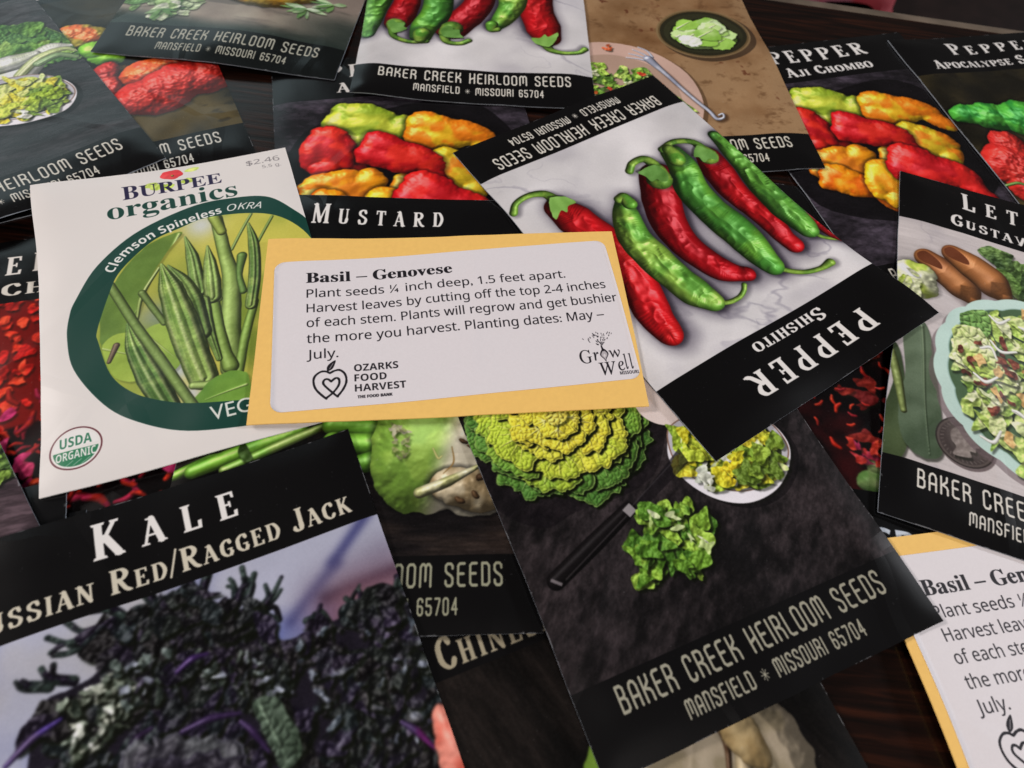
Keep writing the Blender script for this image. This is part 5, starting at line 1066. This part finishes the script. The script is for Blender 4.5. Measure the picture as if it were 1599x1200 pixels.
# ------------------------------------------------------------------ the table, and what is seen past its edge
def wood_mat():
    m, nt, b = new_mat('dark_varnished_wood'); tc = node(nt, 'ShaderNodeTexCoord'); mp = node(nt, 'ShaderNodeMapping'); mp.inputs['Scale'].default_value = (12, 210, 20); mp.inputs['Rotation'].default_value = (0, 0, 1.35)
    n = node(nt, 'ShaderNodeTexNoise'); n.inputs['Scale'].default_value = 2.2; n.inputs['Detail'].default_value = 8; n.inputs['Distortion'].default_value = .6
    cr_ = node(nt, 'ShaderNodeValToRGB'); e = cr_.color_ramp.elements; e[0].position = .32; e[0].color = (.003, .002, .0015, 1); e[1].position = .78; e[1].color = (.040, .011, .005, 1)
    m_ = e.new(.52); m_.color = (.011, .004, .0025, 1)
    nt.links.new(tc.outputs['Object'], mp.inputs[0]); nt.links.new(mp.outputs[0], n.inputs['Vector']); nt.links.new(n.outputs[0], cr_.inputs[0]); nt.links.new(cr_.outputs[0], b.inputs['Base Color'])
    bp = node(nt, 'ShaderNodeBump'); bp.inputs['Strength'].default_value = .15; bp.inputs['Distance'].default_value = .0003; nt.links.new(n.outputs[0], bp.inputs['Height']); nt.links.new(bp.outputs[0], b.inputs['Normal'])
    b.inputs['Roughness'].default_value = .22; b.inputs['Specular IOR Level'].default_value = .4; return m
MW = wood_mat()
# table outline: the far edge runs past the top right corner of the photograph and is rounded over
E0, E1 = np.array((0.1080, 0.3218)), np.array((0.2161, 0.3192)); d = (E1 - E0) / np.linalg.norm(E1 - E0); nrm = np.array([-d[1], d[0]])
ME = plain_mat('lit_wood_edge', (.15, .115, .085), .45, .3, .35, 60, .3, 300)  # lighter base colour stands in for light catching the rounded edge
def strip(prof, mat, name):
    vs = []; n = len(prof)
    for s_ in (-1.1, 1.1):
        for a_, z_ in prof: vs.append((*(E0 + d * s_ + nrm * a_), z_))
    fs = [(i, n + i, n + i + 1, i + 1) for i in range(n - 1)]
    o = link_mesh(name, vs, fs, [mat]); o['kind'] = 'structure'; return o
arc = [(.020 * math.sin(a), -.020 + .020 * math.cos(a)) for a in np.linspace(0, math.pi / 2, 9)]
tb = strip([(-.95, -.030), (-.95, 0), (0, 0)], MW, 'table_top'); tb.data.polygons.foreach_set('use_smooth', [False, False])
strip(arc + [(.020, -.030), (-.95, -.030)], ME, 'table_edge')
MF = plain_mat('dark_floor', (.016, .008, .006), .5, .3, .3, 6)
fl = link_mesh('floor', [(-3, -3, -.74), (3, -3, -.74), (3, 4, -.74), (-3, 4, -.74)], [(0, 1, 2, 3)], [MF]); fl['kind'] = 'structure'
# a low dark bench beyond the table, with a crumpled red and pink cloth on it
bx, by = (0.3569, 0.8546); B = thing('bench', 'dark low bench beyond the far edge of the table', 'bench', None, (bx, by + .1, -.74), .12)
MBN = plain_mat('dark_bench_wood', (.012, .006, .005), .5, .3, .3, 40)
def boxm(name, x0, y0, z0, x1, y1, z1, mat, par):
    bm = bmesh.new(); bmesh.ops.create_cube(bm, size=1); bmesh.ops.scale(bm, vec=(x1 - x0, y1 - y0, z1 - z0), verts=bm.verts); bmesh.ops.translate(bm, vec=((x0 + x1) / 2, (y0 + y1) / 2, (z0 + z1) / 2), verts=bm.verts)
    bmesh.ops.bevel(bm, geom=bm.edges[:], offset=.004, segments=2, affect='EDGES'); me = bpy.data.meshes.new(name); bm.to_mesh(me); bm.free(); me.materials.append(mat)
    o = bpy.data.objects.new(name, me); C.objects.link(o); o.parent = par; return o
boxm('seat', -.5, -.16, .43, .5, .18, .46, MBN, B)
for x_ in (-.44, .44):
    for y_ in (-.12, .14): boxm('leg', x_ - .02, y_ - .02, 0, x_ + .02, y_ + .02, .43, MBN, B)
n_ = 40; U_, V_ = np.meshgrid(np.linspace(-1, 1, n_), np.linspace(-1, 1, n_)); rr_ = np.clip(1 - (U_ ** 4 + V_ ** 4) * .9, 0, 1) ** .5
Zc = .004 + rr_ * (.020 + .016 * nz(U_, V_, .7, 3, 5)); Xc = U_ * .058 * (1 + .12 * nz(V_, U_ * 0, .5, 2, 3)); Yc = V_ * .045
cl = link_mesh('cloth', np.stack([Xc.ravel(), Yc.ravel(), Zc.ravel()], -1), grid_faces(n_, n_)[:], [])
mcl, ntc, bcl = new_mat('red_pink_cloth'); nn = node(ntc, 'ShaderNodeTexNoise'); nn.inputs['Scale'].default_value = 25; rc = node(ntc, 'ShaderNodeValToRGB'); tcc = node(ntc, 'ShaderNodeTexCoord'); ntc.links.new(tcc.outputs['Object'], nn.inputs['Vector']); ntc.links.new(nn.outputs[0], rc.inputs[0]); ntc.links.new(rc.outputs[0], bcl.inputs['Base Color'])
rc.color_ramp.elements[0].position = .46; rc.color_ramp.elements[1].position = .54; rc.color_ramp.elements[0].color = (.20, .05, .08, 1); rc.color_ramp.elements[1].color = (.22, .006, .015, 1); bcl.inputs['Roughness'].default_value = .8
cl.data.materials.append(mcl); cl.location = (bx - .005, by + .045, -.2805); cl['label'] = 'crumpled red and pink cloth past the table edge at the top right'; cl['category'] = 'cloth'
